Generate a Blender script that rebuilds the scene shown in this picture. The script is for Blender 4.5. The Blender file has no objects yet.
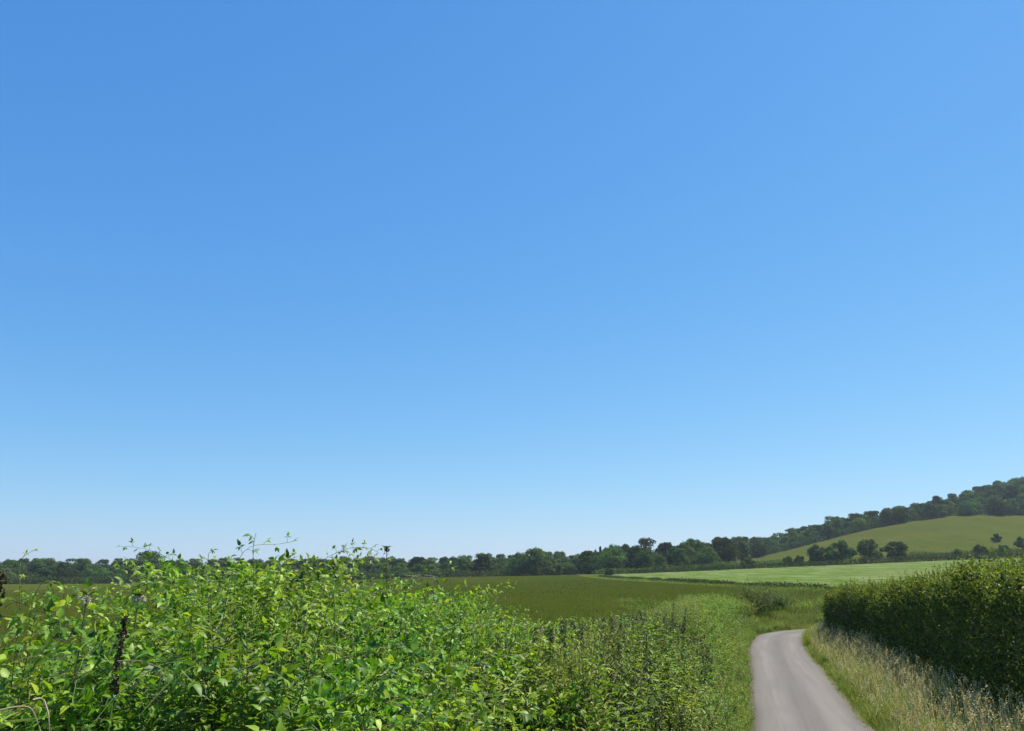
import bpy, math
import numpy as np
from mathutils import Vector, Matrix

rng = np.random.default_rng(7)
SC = bpy.context.scene
COL = SC.collection
R = math.radians

# ------------------------------------------------------------------ camera model
F, CX, CY, TH, HC = 803.0, 512.0, 365.5, R(14.42), 3.2
cT, sT = math.cos(TH), math.sin(TH)

def tv(v):
    """slope Z/Y of a sight line at picture row v"""
    return np.tan(TH - np.arctan((np.asarray(v, float) - CY) / F))

def xu(u, Y, z=2.0):
    """world X of picture column u at forward distance Y"""
    return (np.asarray(u, float) - CX) / F * (Y * cT + (z - HC) * sT)

def ucol(x, y, z):
    return CX + F * x / (y * cT + (z - HC) * sT)

def sstep(a, b, x):
    t = np.clip((np.asarray(x, float) - a) / (b - a), 0, 1)
    return t * t * (3 - 2 * t)

# ------------------------------------------------------------------ mesh helpers
class Geo:
    def __init__(self):
        self.V, self.Fs, self.n = [], [], 0
    def add(self, V, Fa, mi=0):
        V = np.asarray(V, np.float32).reshape(-1, 3)
        Fa = np.asarray(Fa, np.int64)
        if len(V) == 0 or len(Fa) == 0:
            return
        self.V.append(V); self.Fs.append((Fa + self.n, mi)); self.n += len(V)
    def verts(self):
        return np.concatenate(self.V)
    def mesh(self, name, mats, smooth=False):
        V = np.concatenate(self.V)
        me = bpy.data.meshes.new(name)
        nl = sum(f.size for f, _ in self.Fs); nf = sum(len(f) for f, _ in self.Fs)
        me.vertices.add(len(V)); me.vertices.foreach_set('co', V.ravel())
        me.loops.add(nl); me.polygons.add(nf)
        li = np.concatenate([f.ravel() for f, _ in self.Fs]).astype(np.int32)
        sz = np.concatenate([np.full(len(f), f.shape[1]) for f, _ in self.Fs])
        mi = np.concatenate([np.full(len(f), m) for f, m in self.Fs]).astype(np.int32)
        st = np.concatenate([[0], np.cumsum(sz)[:-1]]).astype(np.int32)
        me.loops.foreach_set('vertex_index', li)
        me.polygons.foreach_set('loop_start', st)
        for m in (mats if isinstance(mats, (list, tuple)) else [mats]):
            me.materials.append(m)
        me.polygons.foreach_set('material_index', mi)
        me.polygons.foreach_set('use_smooth', np.full(nf, smooth, dtype=bool))
        me.update(calc_edges=True)
        return me
    def build(self, name, mats, parent=None, smooth=False):
        o = bpy.data.objects.new(name, self.mesh(name, mats, smooth))
        COL.objects.link(o)
        if parent is not None:
            o.parent = parent
        return o

def tag(o, label, cat=None, group=None, kind=None):
    if label: o['label'] = label
    if cat: o['category'] = cat
    if group: o['group'] = group
    if kind: o['kind'] = kind
    return o

def empty(name, loc=(0, 0, 0), rz=0.0):
    o = bpy.data.objects.new(name, None); COL.objects.link(o)
    o.empty_display_size = 0.2
    o.location = loc; o.rotation_euler = (0, 0, rz)
    return o

def copy_tree(o):
    c = o.copy(); COL.objects.link(c)
    for ch in o.children:
        d = ch.copy(); COL.objects.link(d); d.parent = c
    return c

def nrm(a):
    a = np.asarray(a, float)
    return a / np.maximum(np.linalg.norm(a, axis=-1, keepdims=True), 1e-9)

def frames(d, n):
    d = nrm(d); x = nrm(np.cross(d, n)); n2 = np.cross(x, d)
    return np.stack([x, d, n2], axis=-1)          # columns

LEAF_V = np.array([[0, 0, 0], [.26, .22, .07], [0, .27, 0], [-.26, .22, .07],
                   [.25, .52, .05], [0, .60, -.03], [-.25, .52, .05], [0, 1.05, -.18]])
LEAF_F = np.array([[0, 1, 2], [0, 2, 3], [1, 4, 5], [1, 5, 2], [2, 5, 6], [2, 6, 3], [4, 7, 5], [5, 7, 6]])
KITE_V = np.array([[0, 0, 0], [.34, .45, .08], [0, 1, -.05], [-.34, .45, .08]])
KITE_F = np.array([[0, 1, 2], [0, 2, 3]])
LANCE_V = LEAF_V * np.array([.55, 1, 1])

def leaves(g, P, D, N, S, tv_=LEAF_V, tf=LEAF_F, mi=0, wid=None):
    P = np.asarray(P, float).reshape(-1, 3); m = len(P)
    if m == 0: return
    M = frames(np.asarray(D).reshape(-1, 3), np.asarray(N).reshape(-1, 3))
    S = np.broadcast_to(np.asarray(S, float), (m,))
    T = np.broadcast_to(tv_, (m,) + tv_.shape).copy()
    if wid is not None:
        T[:, :, 0] *= np.asarray(wid)[:, None]
    V = np.einsum('mij,mkj->mki', M, T) * S[:, None, None] + P[:, None, :]
    k = len(tv_)
    Fa = tf[None] + (np.arange(m) * k)[:, None, None]
    g.add(V.reshape(-1, 3), Fa.reshape(-1, tf.shape[1]), mi)

def tube(g, pts, rad, sides=5, mi=0):
    pts = np.asarray(pts, float); n = len(pts)
    rad = np.broadcast_to(np.asarray(rad, float), (n,))
    t = nrm(np.gradient(pts, axis=0))
    ref = np.where(np.abs(t[:, 2:3]) > .9, np.array([[1., 0, 0]]), np.array([[0, 0, 1.]]))
    a = nrm(np.cross(t, ref)); b = np.cross(t, a)
    ang = np.linspace(0, 2 * np.pi, sides, endpoint=False)
    V = pts[:, None] + rad[:, None, None] * (a[:, None] * np.cos(ang)[None, :, None] + b[:, None] * np.sin(ang)[None, :, None])
    i = np.arange(n - 1)[:, None] * sides; j = np.arange(sides)[None]; j2 = (j + 1) % sides
    Fq = np.stack([i + j, i + j2, i + sides + j2, i + sides + j], -1).reshape(-1, 4)
    g.add(V.reshape(-1, 3), Fq, mi)

def rdir(r, n):
    return nrm(r.normal(size=(n, 3)))

# value noise on the plane
_G = np.random.default_rng(99).random((64, 64))
def vnoise(x, y):
    x = np.asarray(x, float); y = np.asarray(y, float)
    xi = np.floor(x).astype(int); yi = np.floor(y).astype(int)
    fx = x - xi; fy = y - yi
    fx = fx * fx * (3 - 2 * fx); fy = fy * fy * (3 - 2 * fy)
    g = lambda a, b: _G[a % 64, b % 64]
    return (g(xi, yi) * (1 - fx) + g(xi + 1, yi) * fx) * (1 - fy) + (g(xi, yi + 1) * (1 - fx) + g(xi + 1, yi + 1) * fx) * fy

# ------------------------------------------------------------------ materials
def newmat(name):
    m = bpy.data.materials.new(name); m.use_nodes = True
    nt = m.node_tree; nt.nodes.clear()
    out = nt.nodes.new('ShaderNodeOutputMaterial')
    return m, nt, out

def node(nt, t, **kw):
    n = nt.nodes.new(t)
    for k, v in kw.items():
        if k.startswith('i_'):
            n.inputs[k[2:].replace('_', ' ')].default_value = v
        else:
            setattr(n, k, v)
    return n

def ramp(nt, stops, interp='LINEAR'):
    r = nt.nodes.new('ShaderNodeValToRGB'); r.color_ramp.interpolation = interp
    e = r.color_ramp.elements
    while len(e) < len(stops): e.new(0.5)
    for k, (p, c) in enumerate(stops):
        e[k].position = p; e[k].color = (*c, 1)
    return r

def leaf_mat(name, stops, rough=.45, transl=.3, spec=.4, obj_var=.0, tint=(1.25, 1.2, .5), patch=None):
    m, nt, out = newmat(name); L = nt.links.new
    geo = node(nt, 'ShaderNodeNewGeometry')
    rp = ramp(nt, stops)
    L(geo.outputs['Random Per Island'], rp.inputs['Fac'])
    col = rp.outputs['Color']
    if obj_var > 0:
        oi = node(nt, 'ShaderNodeObjectInfo')
        mr = node(nt, 'ShaderNodeMapRange'); mr.inputs['To Min'].default_value = 1 - obj_var; mr.inputs['To Max'].default_value = 1 + obj_var
        L(oi.outputs['Random'], mr.inputs['Value'])
        hs = node(nt, 'ShaderNodeHueSaturation'); L(col, hs.inputs['Color']); L(mr.outputs['Result'], hs.inputs['Value'])
        mh = node(nt, 'ShaderNodeMath', operation='MULTIPLY_ADD'); mh.inputs[1].default_value = .05; mh.inputs[2].default_value = .475
        fr = node(nt, 'ShaderNodeMath', operation='FRACT'); m7 = node(nt, 'ShaderNodeMath', operation='MULTIPLY'); m7.inputs[1].default_value = 7.31
        L(oi.outputs['Random'], m7.inputs[0]); L(m7.outputs[0], fr.inputs[0]); L(fr.outputs[0], mh.inputs[0]); L(mh.outputs[0], hs.inputs['Hue'])
        col = hs.outputs['Color']
    if patch is not None:
        nz = node(nt, 'ShaderNodeTexNoise'); nz.inputs['Scale'].default_value = patch[0]; nz.inputs['Detail'].default_value = 3
        L(geo.outputs['Position'], nz.inputs['Vector'])
        pr = ramp(nt, [(.38, (0, 0, 0)), (.62, (1, 1, 1))]); L(nz.outputs['Fac'], pr.inputs['Fac'])
        mx = node(nt, 'ShaderNodeMix', data_type='RGBA'); mf = node(nt, 'ShaderNodeMath', operation='MULTIPLY'); mf.inputs[1].default_value = patch[1]
        L(pr.outputs['Color'], mf.inputs[0]); L(mf.outputs[0], mx.inputs['Factor'])
        L(col, mx.inputs['A']); mx.inputs['B'].default_value = (*patch[2], 1)
        col = mx.outputs['Result']
    bs = node(nt, 'ShaderNodeBsdfPrincipled'); bs.inputs['Roughness'].default_value = rough
    bs.inputs['Specular IOR Level'].default_value = spec
    L(col, bs.inputs['Base Color'])
    if transl > 0:
        tr = node(nt, 'ShaderNodeBsdfTranslucent')
        mu = node(nt, 'ShaderNodeMix', data_type='RGBA', blend_type='MULTIPLY'); mu.inputs['Factor'].default_value = 1
        L(col, mu.inputs['A']); mu.inputs['B'].default_value = (*tint, 1)
        L(mu.outputs['Result'], tr.inputs['Color'])
        mx = node(nt, 'ShaderNodeMixShader'); mx.inputs[0].default_value = transl
        L(bs.outputs[0], mx.inputs[1]); L(tr.outputs[0], mx.inputs[2]); L(mx.outputs[0], out.inputs['Surface'])
    else:
        L(bs.outputs[0], out.inputs['Surface'])
    return m

def ground_mat(name, base, spots, rough=.95, bump=.3, bscale=6.0):
    """base colour; spots = list of (noise scale, low, high, colour, strength)"""
    m, nt, out = newmat(name); L = nt.links.new
    geo = node(nt, 'ShaderNodeNewGeometry')
    col = None
    for k, sp in enumerate(spots):
        sc, lo, hi, c, st = sp[:5]
        stretch = sp[5] if len(sp) > 5 else None
        src = geo.outputs['Position']
        if stretch is not None:
            mp = node(nt, 'ShaderNodeMapping'); mp.inputs['Scale'].default_value = stretch[:3]
            if len(stretch) > 3: mp.inputs['Rotation'].default_value = (0, 0, stretch[3])
            L(src, mp.inputs['Vector']); src = mp.outputs['Vector']
        nz = node(nt, 'ShaderNodeTexNoise'); nz.inputs['Scale'].default_value = sc; nz.inputs['Detail'].default_value = 5; nz.inputs['Roughness'].default_value = .6
        L(src, nz.inputs['Vector'])
        pr = ramp(nt, [(lo, (0, 0, 0)), (hi, (1, 1, 1))]); L(nz.outputs['Fac'], pr.inputs['Fac'])
        mf = node(nt, 'ShaderNodeMath', operation='MULTIPLY'); mf.inputs[1].default_value = st
        L(pr.outputs['Color'], mf.inputs[0])
        mx = node(nt, 'ShaderNodeMix', data_type='RGBA'); L(mf.outputs[0], mx.inputs['Factor'])
        if col is None: mx.inputs['A'].default_value = (*base, 1)
        else: L(col, mx.inputs['A'])
        mx.inputs['B'].default_value = (*c, 1); col = mx.outputs['Result']
    bs = node(nt, 'ShaderNodeBsdfPrincipled'); bs.inputs['Roughness'].default_value = rough; bs.inputs['Specular IOR Level'].default_value = 0.
    L(col, bs.inputs['Base Color'])
    nz = node(nt, 'ShaderNodeTexNoise'); nz.inputs['Scale'].default_value = bscale; nz.inputs['Detail'].default_value = 6
    L(geo.outputs['Position'], nz.inputs['Vector'])
    bp = node(nt, 'ShaderNodeBump'); bp.inputs['Strength'].default_value = bump; bp.inputs['Distance'].default_value = .3
    L(nz.outputs['Fac'], bp.inputs['Height']); L(bp.outputs[0], bs.inputs['Normal'])
    L(bs.outputs[0], out.inputs['Surface'])
    return m

M_bramble = leaf_mat('bramble_leaf', [(0, (.035, .085, .008)), (.3, (.105, .235, .016)), (.7, (.24, .44, .030)), (1, (.43, .60, .065))],
                     rough=.45, transl=.4, spec=.32, obj_var=.18, patch=(.9, .3, (.075, .15, .016)))
M_cane = leaf_mat('bramble_cane', [(0, (.09, .085, .03)), (.5, (.12, .16, .035)), (1, (.17, .21, .05))], rough=.55, transl=0)
M_nettle = leaf_mat('nettle_leaf', [(0, (.05, .085, .014)), (.5, (.10, .16, .024)), (1, (.19, .27, .045))], rough=.5, transl=.33, spec=.28, obj_var=.3)
M_nstem = leaf_mat('nettle_stem', [(0, (.07, .07, .03)), (1, (.10, .12, .05))], rough=.6, transl=0)
M_tassel = leaf_mat('seed_tassel', [(0, (.05, .045, .03)), (1, (.10, .085, .05))], rough=.8, transl=.1)
M_dock = leaf_mat('dock_seed', [(0, (.05, .035, .016)), (.6, (.085, .06, .026)), (1, (.08, .085, .03))], rough=.8, transl=.1)
M_dry = leaf_mat('dry_stem', [(0, (.26, .21, .12)), (1, (.40, .34, .20))], rough=.7, transl=.1)
M_white = leaf_mat('pale_flower', [(0, (.45, .43, .36)), (1, (.70, .68, .60))], rough=.7, transl=.3)
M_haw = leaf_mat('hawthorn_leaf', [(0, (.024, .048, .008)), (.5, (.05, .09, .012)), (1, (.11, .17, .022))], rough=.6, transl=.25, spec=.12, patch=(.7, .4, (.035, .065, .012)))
M_hawtop = leaf_mat('hawthorn_shoot_sunlit', [(0, (.085, .135, .014)), (.5, (.18, .245, .024)), (1, (.29, .345, .045))], rough=.45, transl=.48, spec=.35, patch=(.6, .35, (.08, .13, .016)))  # lighter hawthorn leaf: sunlight put into the colour, used for young shoots too
M_twig = leaf_mat('hedge_twig', [(0, (.05, .04, .025)), (1, (.09, .07, .05))], rough=.9, transl=0)
M_grass = leaf_mat('verge_grass', [(0, (.10, .18, .02)), (.6, (.18, .26, .034)), (.85, (.32, .32, .08)), (1, (.48, .42, .17))], rough=.6, transl=.4, spec=.2, patch=(.6, .4, (.14, .20, .03)))
M_grassg = leaf_mat('bank_grass', [(0, (.10, .16, .02)), (.55, (.18, .25, .035)), (.85, (.28, .33, .065)), (1, (.40, .37, .15))], rough=.6, transl=.35, spec=.2, patch=(.4, .45, (.12, .20, .028)))
M_seed = leaf_mat('grass_seed', [(0, (.40, .33, .17)), (.6, (.58, .51, .33)), (1, (.74, .68, .50))], rough=.8, transl=.3)
M_tree = leaf_mat('tree_leaf', [(0, (.034, .074, .026)), (.6, (.078, .135, .036)), (1, (.145, .215, .055))], rough=.8, transl=.3, spec=.06, obj_var=.55)
M_bark = leaf_mat('bark', [(0, (.06, .05, .04)), (1, (.10, .085, .065))], rough=.9, transl=0)
M_crop = leaf_mat('cereal_blade', [(0, (0.0298, 0.0453, 0.0050)), (.6, (0.0428, 0.0577, 0.0070)), (1, (0.0651, 0.0793, 0.0120))], rough=.6, transl=.25, spec=.2)

M_ground = ground_mat('rough_ground', (0.0528, 0.0748, 0.0141), [(.02, .4, .6, (0.0704, 0.0880, 0.0194), .8), (.4, .4, .65, (0.0396, 0.0598, 0.0106), .7), (6., .45, .7, (0.0968, 0.0880, 0.0352), .6)], bscale=4)
M_wheat = ground_mat('cereal_crop', (0.0392, 0.0589, 0.0070), [(.012, .42, .6, (0.0377, 0.0653, 0.0088), .8), (.3, .42, .6, (0.0540, 0.0689, 0.0106), .7, (1, .12, 1, .3)), (1.1, .42, .66, (0.0295, 0.0453, 0.0053), .6, (1, .3, 1, .1)), (9., .42, .62, (0.0696, 0.0816, 0.0141), .5)], bscale=5, bump=.8)
M_green = ground_mat('green_crop', (0.0860, 0.1524, 0.0229), [(.02, .42, .6, (0.1150, 0.1730, 0.0382), .8), (.035, .5, .62, (0.1700, 0.1700, 0.0723), .6, (1, .5, 1, .35)), (.25, .44, .56, (0.1800, 0.2215, 0.0978), .85, (1.2, .07, 1, .35)), (.55, .45, .6, (0.0550, 0.1081, 0.0102), .8, (1, .1, 1, .35)), (1.3, .48, .62, (0.1800, 0.2215, 0.0680), .6, (1, .2, 1, .35))], bscale=4, bump=.6)
M_margin = ground_mat('margin_grass', (.115, .135, .030), [(.05, .42, .6, (.14, .145, .040), .7), (.5, .45, .6, (.085, .115, .020), .7), (2., .45, .65, (.16, .15, .06), .6)], bscale=3, bump=.9)
M_meadow = ground_mat('hill_meadow', (0.0683, 0.0859, 0.0125), [(.012, .42, .6, (0.0854, 0.0933, 0.0180), .8), (.06, .45, .6, (0.0530, 0.0765, 0.0108), .7, (1, .4, 1, .5)), (.3, .48, .62, (0.0469, 0.0700, 0.0090), .5, (1, .25, 1, 0)), (1.2, .45, .65, (0.1024, 0.1073, 0.0314), .5)], bscale=2, bump=.6)

def pale_to_left(m):  # mixes in a paler tan towards the left, broken up by noise
    nt = m.node_tree; bs = [n for n in nt.nodes if n.type == 'BSDF_PRINCIPLED'][0]; lk = bs.inputs['Base Color'].links[0].from_socket
    geo = node(nt, 'ShaderNodeNewGeometry'); sx = node(nt, 'ShaderNodeSeparateXYZ'); nt.links.new(geo.outputs['Position'], sx.inputs[0])
    mr = node(nt, 'ShaderNodeMapRange'); mr.inputs['From Min'].default_value = 10; mr.inputs['From Max'].default_value = -190; nt.links.new(sx.outputs['X'], mr.inputs['Value'])
    nz = node(nt, 'ShaderNodeTexNoise'); nz.inputs['Scale'].default_value = .03; nt.links.new(geo.outputs['Position'], nz.inputs['Vector'])
    ma = node(nt, 'ShaderNodeMath', operation='MULTIPLY'); nt.links.new(mr.outputs[0], ma.inputs[0]); nt.links.new(nz.outputs['Fac'], ma.inputs[1])
    mb = node(nt, 'ShaderNodeMath', operation='MULTIPLY', use_clamp=True); mb.inputs[1].default_value = 1.6; nt.links.new(ma.outputs[0], mb.inputs[0])
    mx = node(nt, 'ShaderNodeMix', data_type='RGBA'); nt.links.new(mb.outputs[0], mx.inputs['Factor']); nt.links.new(lk, mx.inputs['A']); mx.inputs['B'].default_value = (.090, .096, .018, 1)
    nt.links.new(mx.outputs['Result'], bs.inputs['Base Color'])
pale_to_left(M_wheat)

def road_mat():
    m, nt, out = newmat('worn_asphalt'); L = nt.links.new
    uv = node(nt, 'ShaderNodeUVMap'); uv.uv_map = 'along'
    geo = node(nt, 'ShaderNodeNewGeometry')
    sep = node(nt, 'ShaderNodeSeparateXYZ'); L(uv.outputs[0], sep.inputs[0])
    prof = ramp(nt, [(0, (0.1042, 0.0871, 0.0642)), (.08, (0.1528, 0.1373, 0.1162)), (.26, (0.2023, 0.1830, 0.1628)), (.46, (0.1383, 0.1232, 0.1100)), (.54, (0.1383, 0.1232, 0.1100)), (.74, (0.2023, 0.1830, 0.1628)), (.92, (0.1528, 0.1373, 0.1162)), (1, (0.1042, 0.0871, 0.0642))])
    nz0 = node(nt, 'ShaderNodeTexNoise'); nz0.inputs['Scale'].default_value = .6; L(geo.outputs['Position'], nz0.inputs['Vector'])
    ma = node(nt, 'ShaderNodeMath', operation='MULTIPLY_ADD'); ma.inputs[1].default_value = .06; ma.inputs[2].default_value = -.03
    L(nz0.outputs['Fac'], ma.inputs[0]); ad = node(nt, 'ShaderNodeMath', operation='ADD'); L(ma.outputs[0], ad.inputs[0]); L(sep.outputs['X'], ad.inputs[1])
    L(ad.outputs[0], prof.inputs['Fac'])
    col = prof.outputs['Color']
    for sc, lo, hi, c, st, stretch in [(2.5, .45, .62, (0.1101, 0.0968, 0.0862), 0.4, (5, .06, 1)), (1.2, .5, .66, (0.2279, 0.2042, 0.1804), .3, (5, .05, 1)), (.5, .5, .66, (0.1476, 0.1346, 0.1223), .5, (1, .6, 1)), (60, .4, .65, (0.1042, 0.0994, 0.0933), .25, (1, 1, 1)), (90, .55, .7, (0.2757, 0.2640, 0.2446), .25, (1, 1, 1))]:
        mp = node(nt, 'ShaderNodeMapping'); mp.inputs['Scale'].default_value = stretch
        if stretch[0] == 5 : L(uv.outputs[0], mp.inputs['Vector'])
        else: L(geo.outputs['Position'], mp.inputs['Vector'])
        nz = node(nt, 'ShaderNodeTexNoise'); nz.inputs['Scale'].default_value = sc; nz.inputs['Detail'].default_value = 5; L(mp.outputs[0], nz.inputs['Vector'])
        pr = ramp(nt, [(lo, (0, 0, 0)), (hi, (1, 1, 1))]); L(nz.outputs['Fac'], pr.inputs['Fac'])
        mf = node(nt, 'ShaderNodeMath', operation='MULTIPLY'); mf.inputs[1].default_value = st; L(pr.outputs['Color'], mf.inputs[0])
        mx = node(nt, 'ShaderNodeMix', data_type='RGBA'); L(mf.outputs[0], mx.inputs['Factor']); L(col, mx.inputs['A']); mx.inputs['B'].default_value = (*c, 1); col = mx.outputs['Result']
    bs = node(nt, 'ShaderNodeBsdfPrincipled'); bs.inputs['Roughness'].default_value = .85; bs.inputs['Specular IOR Level'].default_value = .25
    L(col, bs.inputs['Base Color'])
    nz = node(nt, 'ShaderNodeTexNoise'); nz.inputs['Scale'].default_value = 45; nz.inputs['Detail'].default_value = 4; L(geo.outputs['Position'], nz.inputs['Vector'])
    bp = node(nt, 'ShaderNodeBump'); bp.inputs['Strength'].default_value = .35; bp.inputs['Distance'].default_value = .02; L(nz.outputs['Fac'], bp.inputs['Height']); L(bp.outputs[0], bs.inputs['Normal'])
    L(bs.outputs[0], out.inputs['Surface'])
    return m
M_road = road_mat()

def plain(name, c, rough=.7, metal=0):
    m, nt, out = newmat(name)
    bs = node(nt, 'ShaderNodeBsdfPrincipled'); bs.inputs['Roughness'].default_value = rough; bs.inputs['Metallic'].default_value = metal
    nz = node(nt, 'ShaderNodeTexNoise'); nz.inputs['Scale'].default_value = 1.5; nz.inputs['Detail'].default_value = 4
    rp = ramp(nt, [(.3, tuple(.85 * x for x in c)), (.7, c)]); nt.links.new(nz.outputs['Fac'], rp.inputs['Fac']); nt.links.new(rp.outputs[0], bs.inputs['Base Color'])
    nt.links.new(bs.outputs[0], out.inputs['Surface'])
    return m

# ------------------------------------------------------------------ terrain
UC = np.array([-300, 0, 150, 300, 450, 560, 620, 700, 763, 836, 890, 940, 975, 1004, 1024, 1120, 1400.])
def zrow(Y, vs): return HC + tv(vs) * Y
rows = {}
rows[60] = np.array([-.2, -.1, 0, .1, .2, .3, .4, .6, .8, 1., 1.2, 1.4, 1.5, 1.6, 1.7, 2., 2.5])
rows[110] = np.array([-.6, -.5, -.3, 0, .3, .5, .7, .9, 1.1, 1.4, 1.7, 2.1, 2.3, 2.5, 2.6, 3.2, 4.5])
rows[200] = np.array([-1.6, -1.5, -1.2, -.7, .2, .7, 1.2, 1.7, 2.4, 3.2, 3.7, 4.3, 4.6, 4.9, 5.1, 6, 8])
rows[280] = zrow(280, [590, 586, 585, 583, 578.5, 576, 574.3, 572, 570, 567, 564.5, 562.5, 561, 560, 559.3, 556, 550])
rows[340] = zrow(340, [590, 586, 585, 583, 578.5, 577, 575, 568, 561.5, 559, 557, 555, 554, 553.5, 553, 550, 545])
rows[410] = zrow(410, [584, 580, 579, 577, 575, 572, 569, 564, 559.5, 549, 541, 534, 531, 531, 533, 535, 535])
rows[480] = zrow(480, [576, 574, 574, 573.5, 573, 568, 566, 562, 558, 538, 525, 517, 514, 517, 520, 522, 520])
rows[560] = zrow(560, [574, 574, 574, 573, 572, 567, 565, 563, 554, 532, 524, 516, 506, 499, 492, 478, 458])
rows[700] = zrow(700, [577, 577, 576, 575, 573, 570, 568, 565, 556, 536, 527, 518, 507, 499, 492, 477, 457])
TY = np.arange(0, 805, 5.0)
TU = np.arange(-300, 1401, 10.0)
ks = sorted(rows)
tab_u = np.array([np.interp(TU, UC, rows[k]) for k in ks])            # rows x U
TAB = np.array([np.interp(TY, ks, tab_u[:, j]) for j in range(len(TU))]).T  # Y x U
def blur(a, s, axis):
    k = np.arange(-int(3 * s), int(3 * s) + 1); w = np.exp(-k * k / (2 * s * s)); w /= w.sum()
    a = np.moveaxis(a, axis, 0); p = np.concatenate([np.repeat(a[:1], len(k) // 2, 0), a, np.repeat(a[-1:], len(k) // 2, 0)])
    o = sum(w[i] * p[i:i + len(a)] for i in range(len(k)))
    return np.moveaxis(o, 0, axis)
TAB = blur(blur(TAB, 4.0, 0), 2.0, 1)

# road: left edge line, centre line
LE = np.array([[-6.2, -22.], [-2.4, -8.], [0.0, .5], [4.96, 18], [7.35, 26.4], [10.0, 36], [11.6, 41], [12.95, 44.6], [14.9, 47.4], [18.5, 50.0], [24, 52.2], [32, 54.4], [44, 56.5], [60, 58.5]])
def resample(P, step=.5, sm=3):
    d = np.concatenate([[0], np.cumsum(np.linalg.norm(np.diff(P, axis=0), axis=1))])
    s = np.arange(0, d[-1], step)
    Q = np.stack([np.interp(s, d, P[:, 0]), np.interp(s, d, P[:, 1])], -1)
    for _ in range(sm):
        Q[1:-1] = (Q[:-2] + 2 * Q[1:-1] + Q[2:]) / 4
    return Q
LEs = resample(LE, .5, 14)
def pnormals(P):
    t = nrm(np.gradient(P, axis=0)); return np.stack([t[:, 1], -t[:, 0]], -1)      # to the right
LEn = pnormals(LEs)
RW = 2.40
RCs = LEs + LEn * RW / 2

def road_lat(x, y):
    """signed lateral distance from the road's left edge (+ right), in chunks"""
    x = np.atleast_1d(np.asarray(x, float)); y = np.atleast_1d(np.asarray(y, float))
    out = np.empty(x.shape)
    for i in range(0, x.size, 4000):
        dx = x.flat[i:i + 4000][:, None] - RCs[None, :, 0]; dy = y.flat[i:i + 4000][:, None] - RCs[None, :, 1]
        d2 = dx * dx + dy * dy; j = d2.argmin(1); ii = np.arange(len(j))
        lat = dx[ii, j] * LEn[j, 0] + dy[ii, j] * LEn[j, 1]
        out.flat[i:i + 4000] = np.sign(lat) * np.sqrt(d2[ii, j]) + RW / 2
    return out

def zroad(y):
    y = np.asarray(y, float)
    return 1.5 * (1 - sstep(-4, 20, y)) + .25 * sstep(49, 58, y)

def zt(x, y):
    x = np.asarray(x, float); y = np.asarray(y, float); sh = np.broadcast(x, y).shape
    x = np.broadcast_to(x, sh).ravel(); y = np.broadcast_to(y, sh).ravel()
    r = np.hypot(x, y); az = np.clip(np.arctan2(x, y), R(-44), R(46))
    Y = r * np.cos(az); X = r * np.sin(az)
    u = np.clip(CX + F * np.tan(az) / cT, -299, 1399)
    fi = np.clip(Y / 5, 0, len(TY) - 1.001); ui = (u + 300) / 10
    a = fi.astype(int); b = np.clip(ui.astype(int), 0, len(TU) - 2); fa = fi - a; fb = ui - b
    z = (TAB[a, b] * (1 - fb) + TAB[a, b + 1] * fb) * (1 - fa) + (TAB[a + 1, b] * (1 - fb) + TAB[a + 1, b + 1] * fb) * fa
    z = z * (1 - sstep(800, 3000, r))
    near = r < 110
    if near.any():
        xn, yn = x[near], y[near]
        l = road_lat(xn, yn); zr = zroad(yn)
        L_ = -l                                   # distance left of the left edge
        Rr = l - RW                               # distance right of the right edge
        w = sstep(60, 100, r[near])
        far = z[near]
        fl = far * sstep(6, 40, L_ + 0 * yn) + (1 - sstep(6, 40, L_)) * (.35 * zr + .1)
        left = zr + .0 + .67 * sstep(.2, 2.2, L_)
        left = left * (1 - sstep(4.2, 7., L_)) + np.minimum(left, fl) * sstep(4.2, 7., L_)
        right = zr + .0 + .29 * sstep(.2, 2.2, Rr) + .25 * sstep(3, 8, Rr)
        right = right * (1 - sstep(6, 25, Rr)) + np.maximum(far * .8, right * .6) * sstep(6, 25, Rr)
        zz = np.where(l < RW / 2, left, right)
        inroad = (l > -.12) & (l < RW + .12)
        zz = np.where(inroad, zr - .06, zz)
        z[near] = zz * (1 - w) + far * w
        z[near] = np.where(inroad, zr - .06, z[near])
    return z.reshape(sh)

def ground_sheet():
    rr = np.concatenate([np.arange(0.4, 12, .4), np.arange(12, 62, .45), np.geomspace(62, 800, 110), np.geomspace(830, 3000, 16)])
    na = 720
    an = np.linspace(-np.pi, np.pi, na, endpoint=False)
    A, RR = np.meshgrid(an, rr)
    x = RR * np.sin(A); y = RR * np.cos(A); z = zt(x, y)
    z = z + (vnoise(x * .9, y * .9) - .5) * .1 * (np.abs(road_lat(x.ravel(), y.ravel()).reshape(x.shape) - RW / 2) > 1.6)
    V = np.stack([x, y, z], -1).reshape(-1, 3)
    nr = len(rr)
    i = np.arange(nr - 1)[:, None] * na; j = np.arange(na)[None]; j2 = (j + 1) % na
    Fq = np.stack([i + j, i + j2, i + na + j2, i + na + j], -1).reshape(-1, 4)
    V = np.concatenate([V, [[0, 0, float(zt(np.array([.01]), np.array([.01]))[0])]]])
    g = Geo(); g.add(V, Fq[:, ::-1]); g.add(np.zeros((0, 3)), np.zeros((0, 3)))
    c = len(V) - 1
    g.Fs.append((np.stack([np.full(na, c), (np.arange(na) + 1) % na, np.arange(na)], -1)[:, ::-1], 0))
    o = g.build('ground', M_ground, smooth=True)
    tag(o, 'rough grassy ground under the verges, fields and hill', kind='structure')
ground_sheet()

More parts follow.
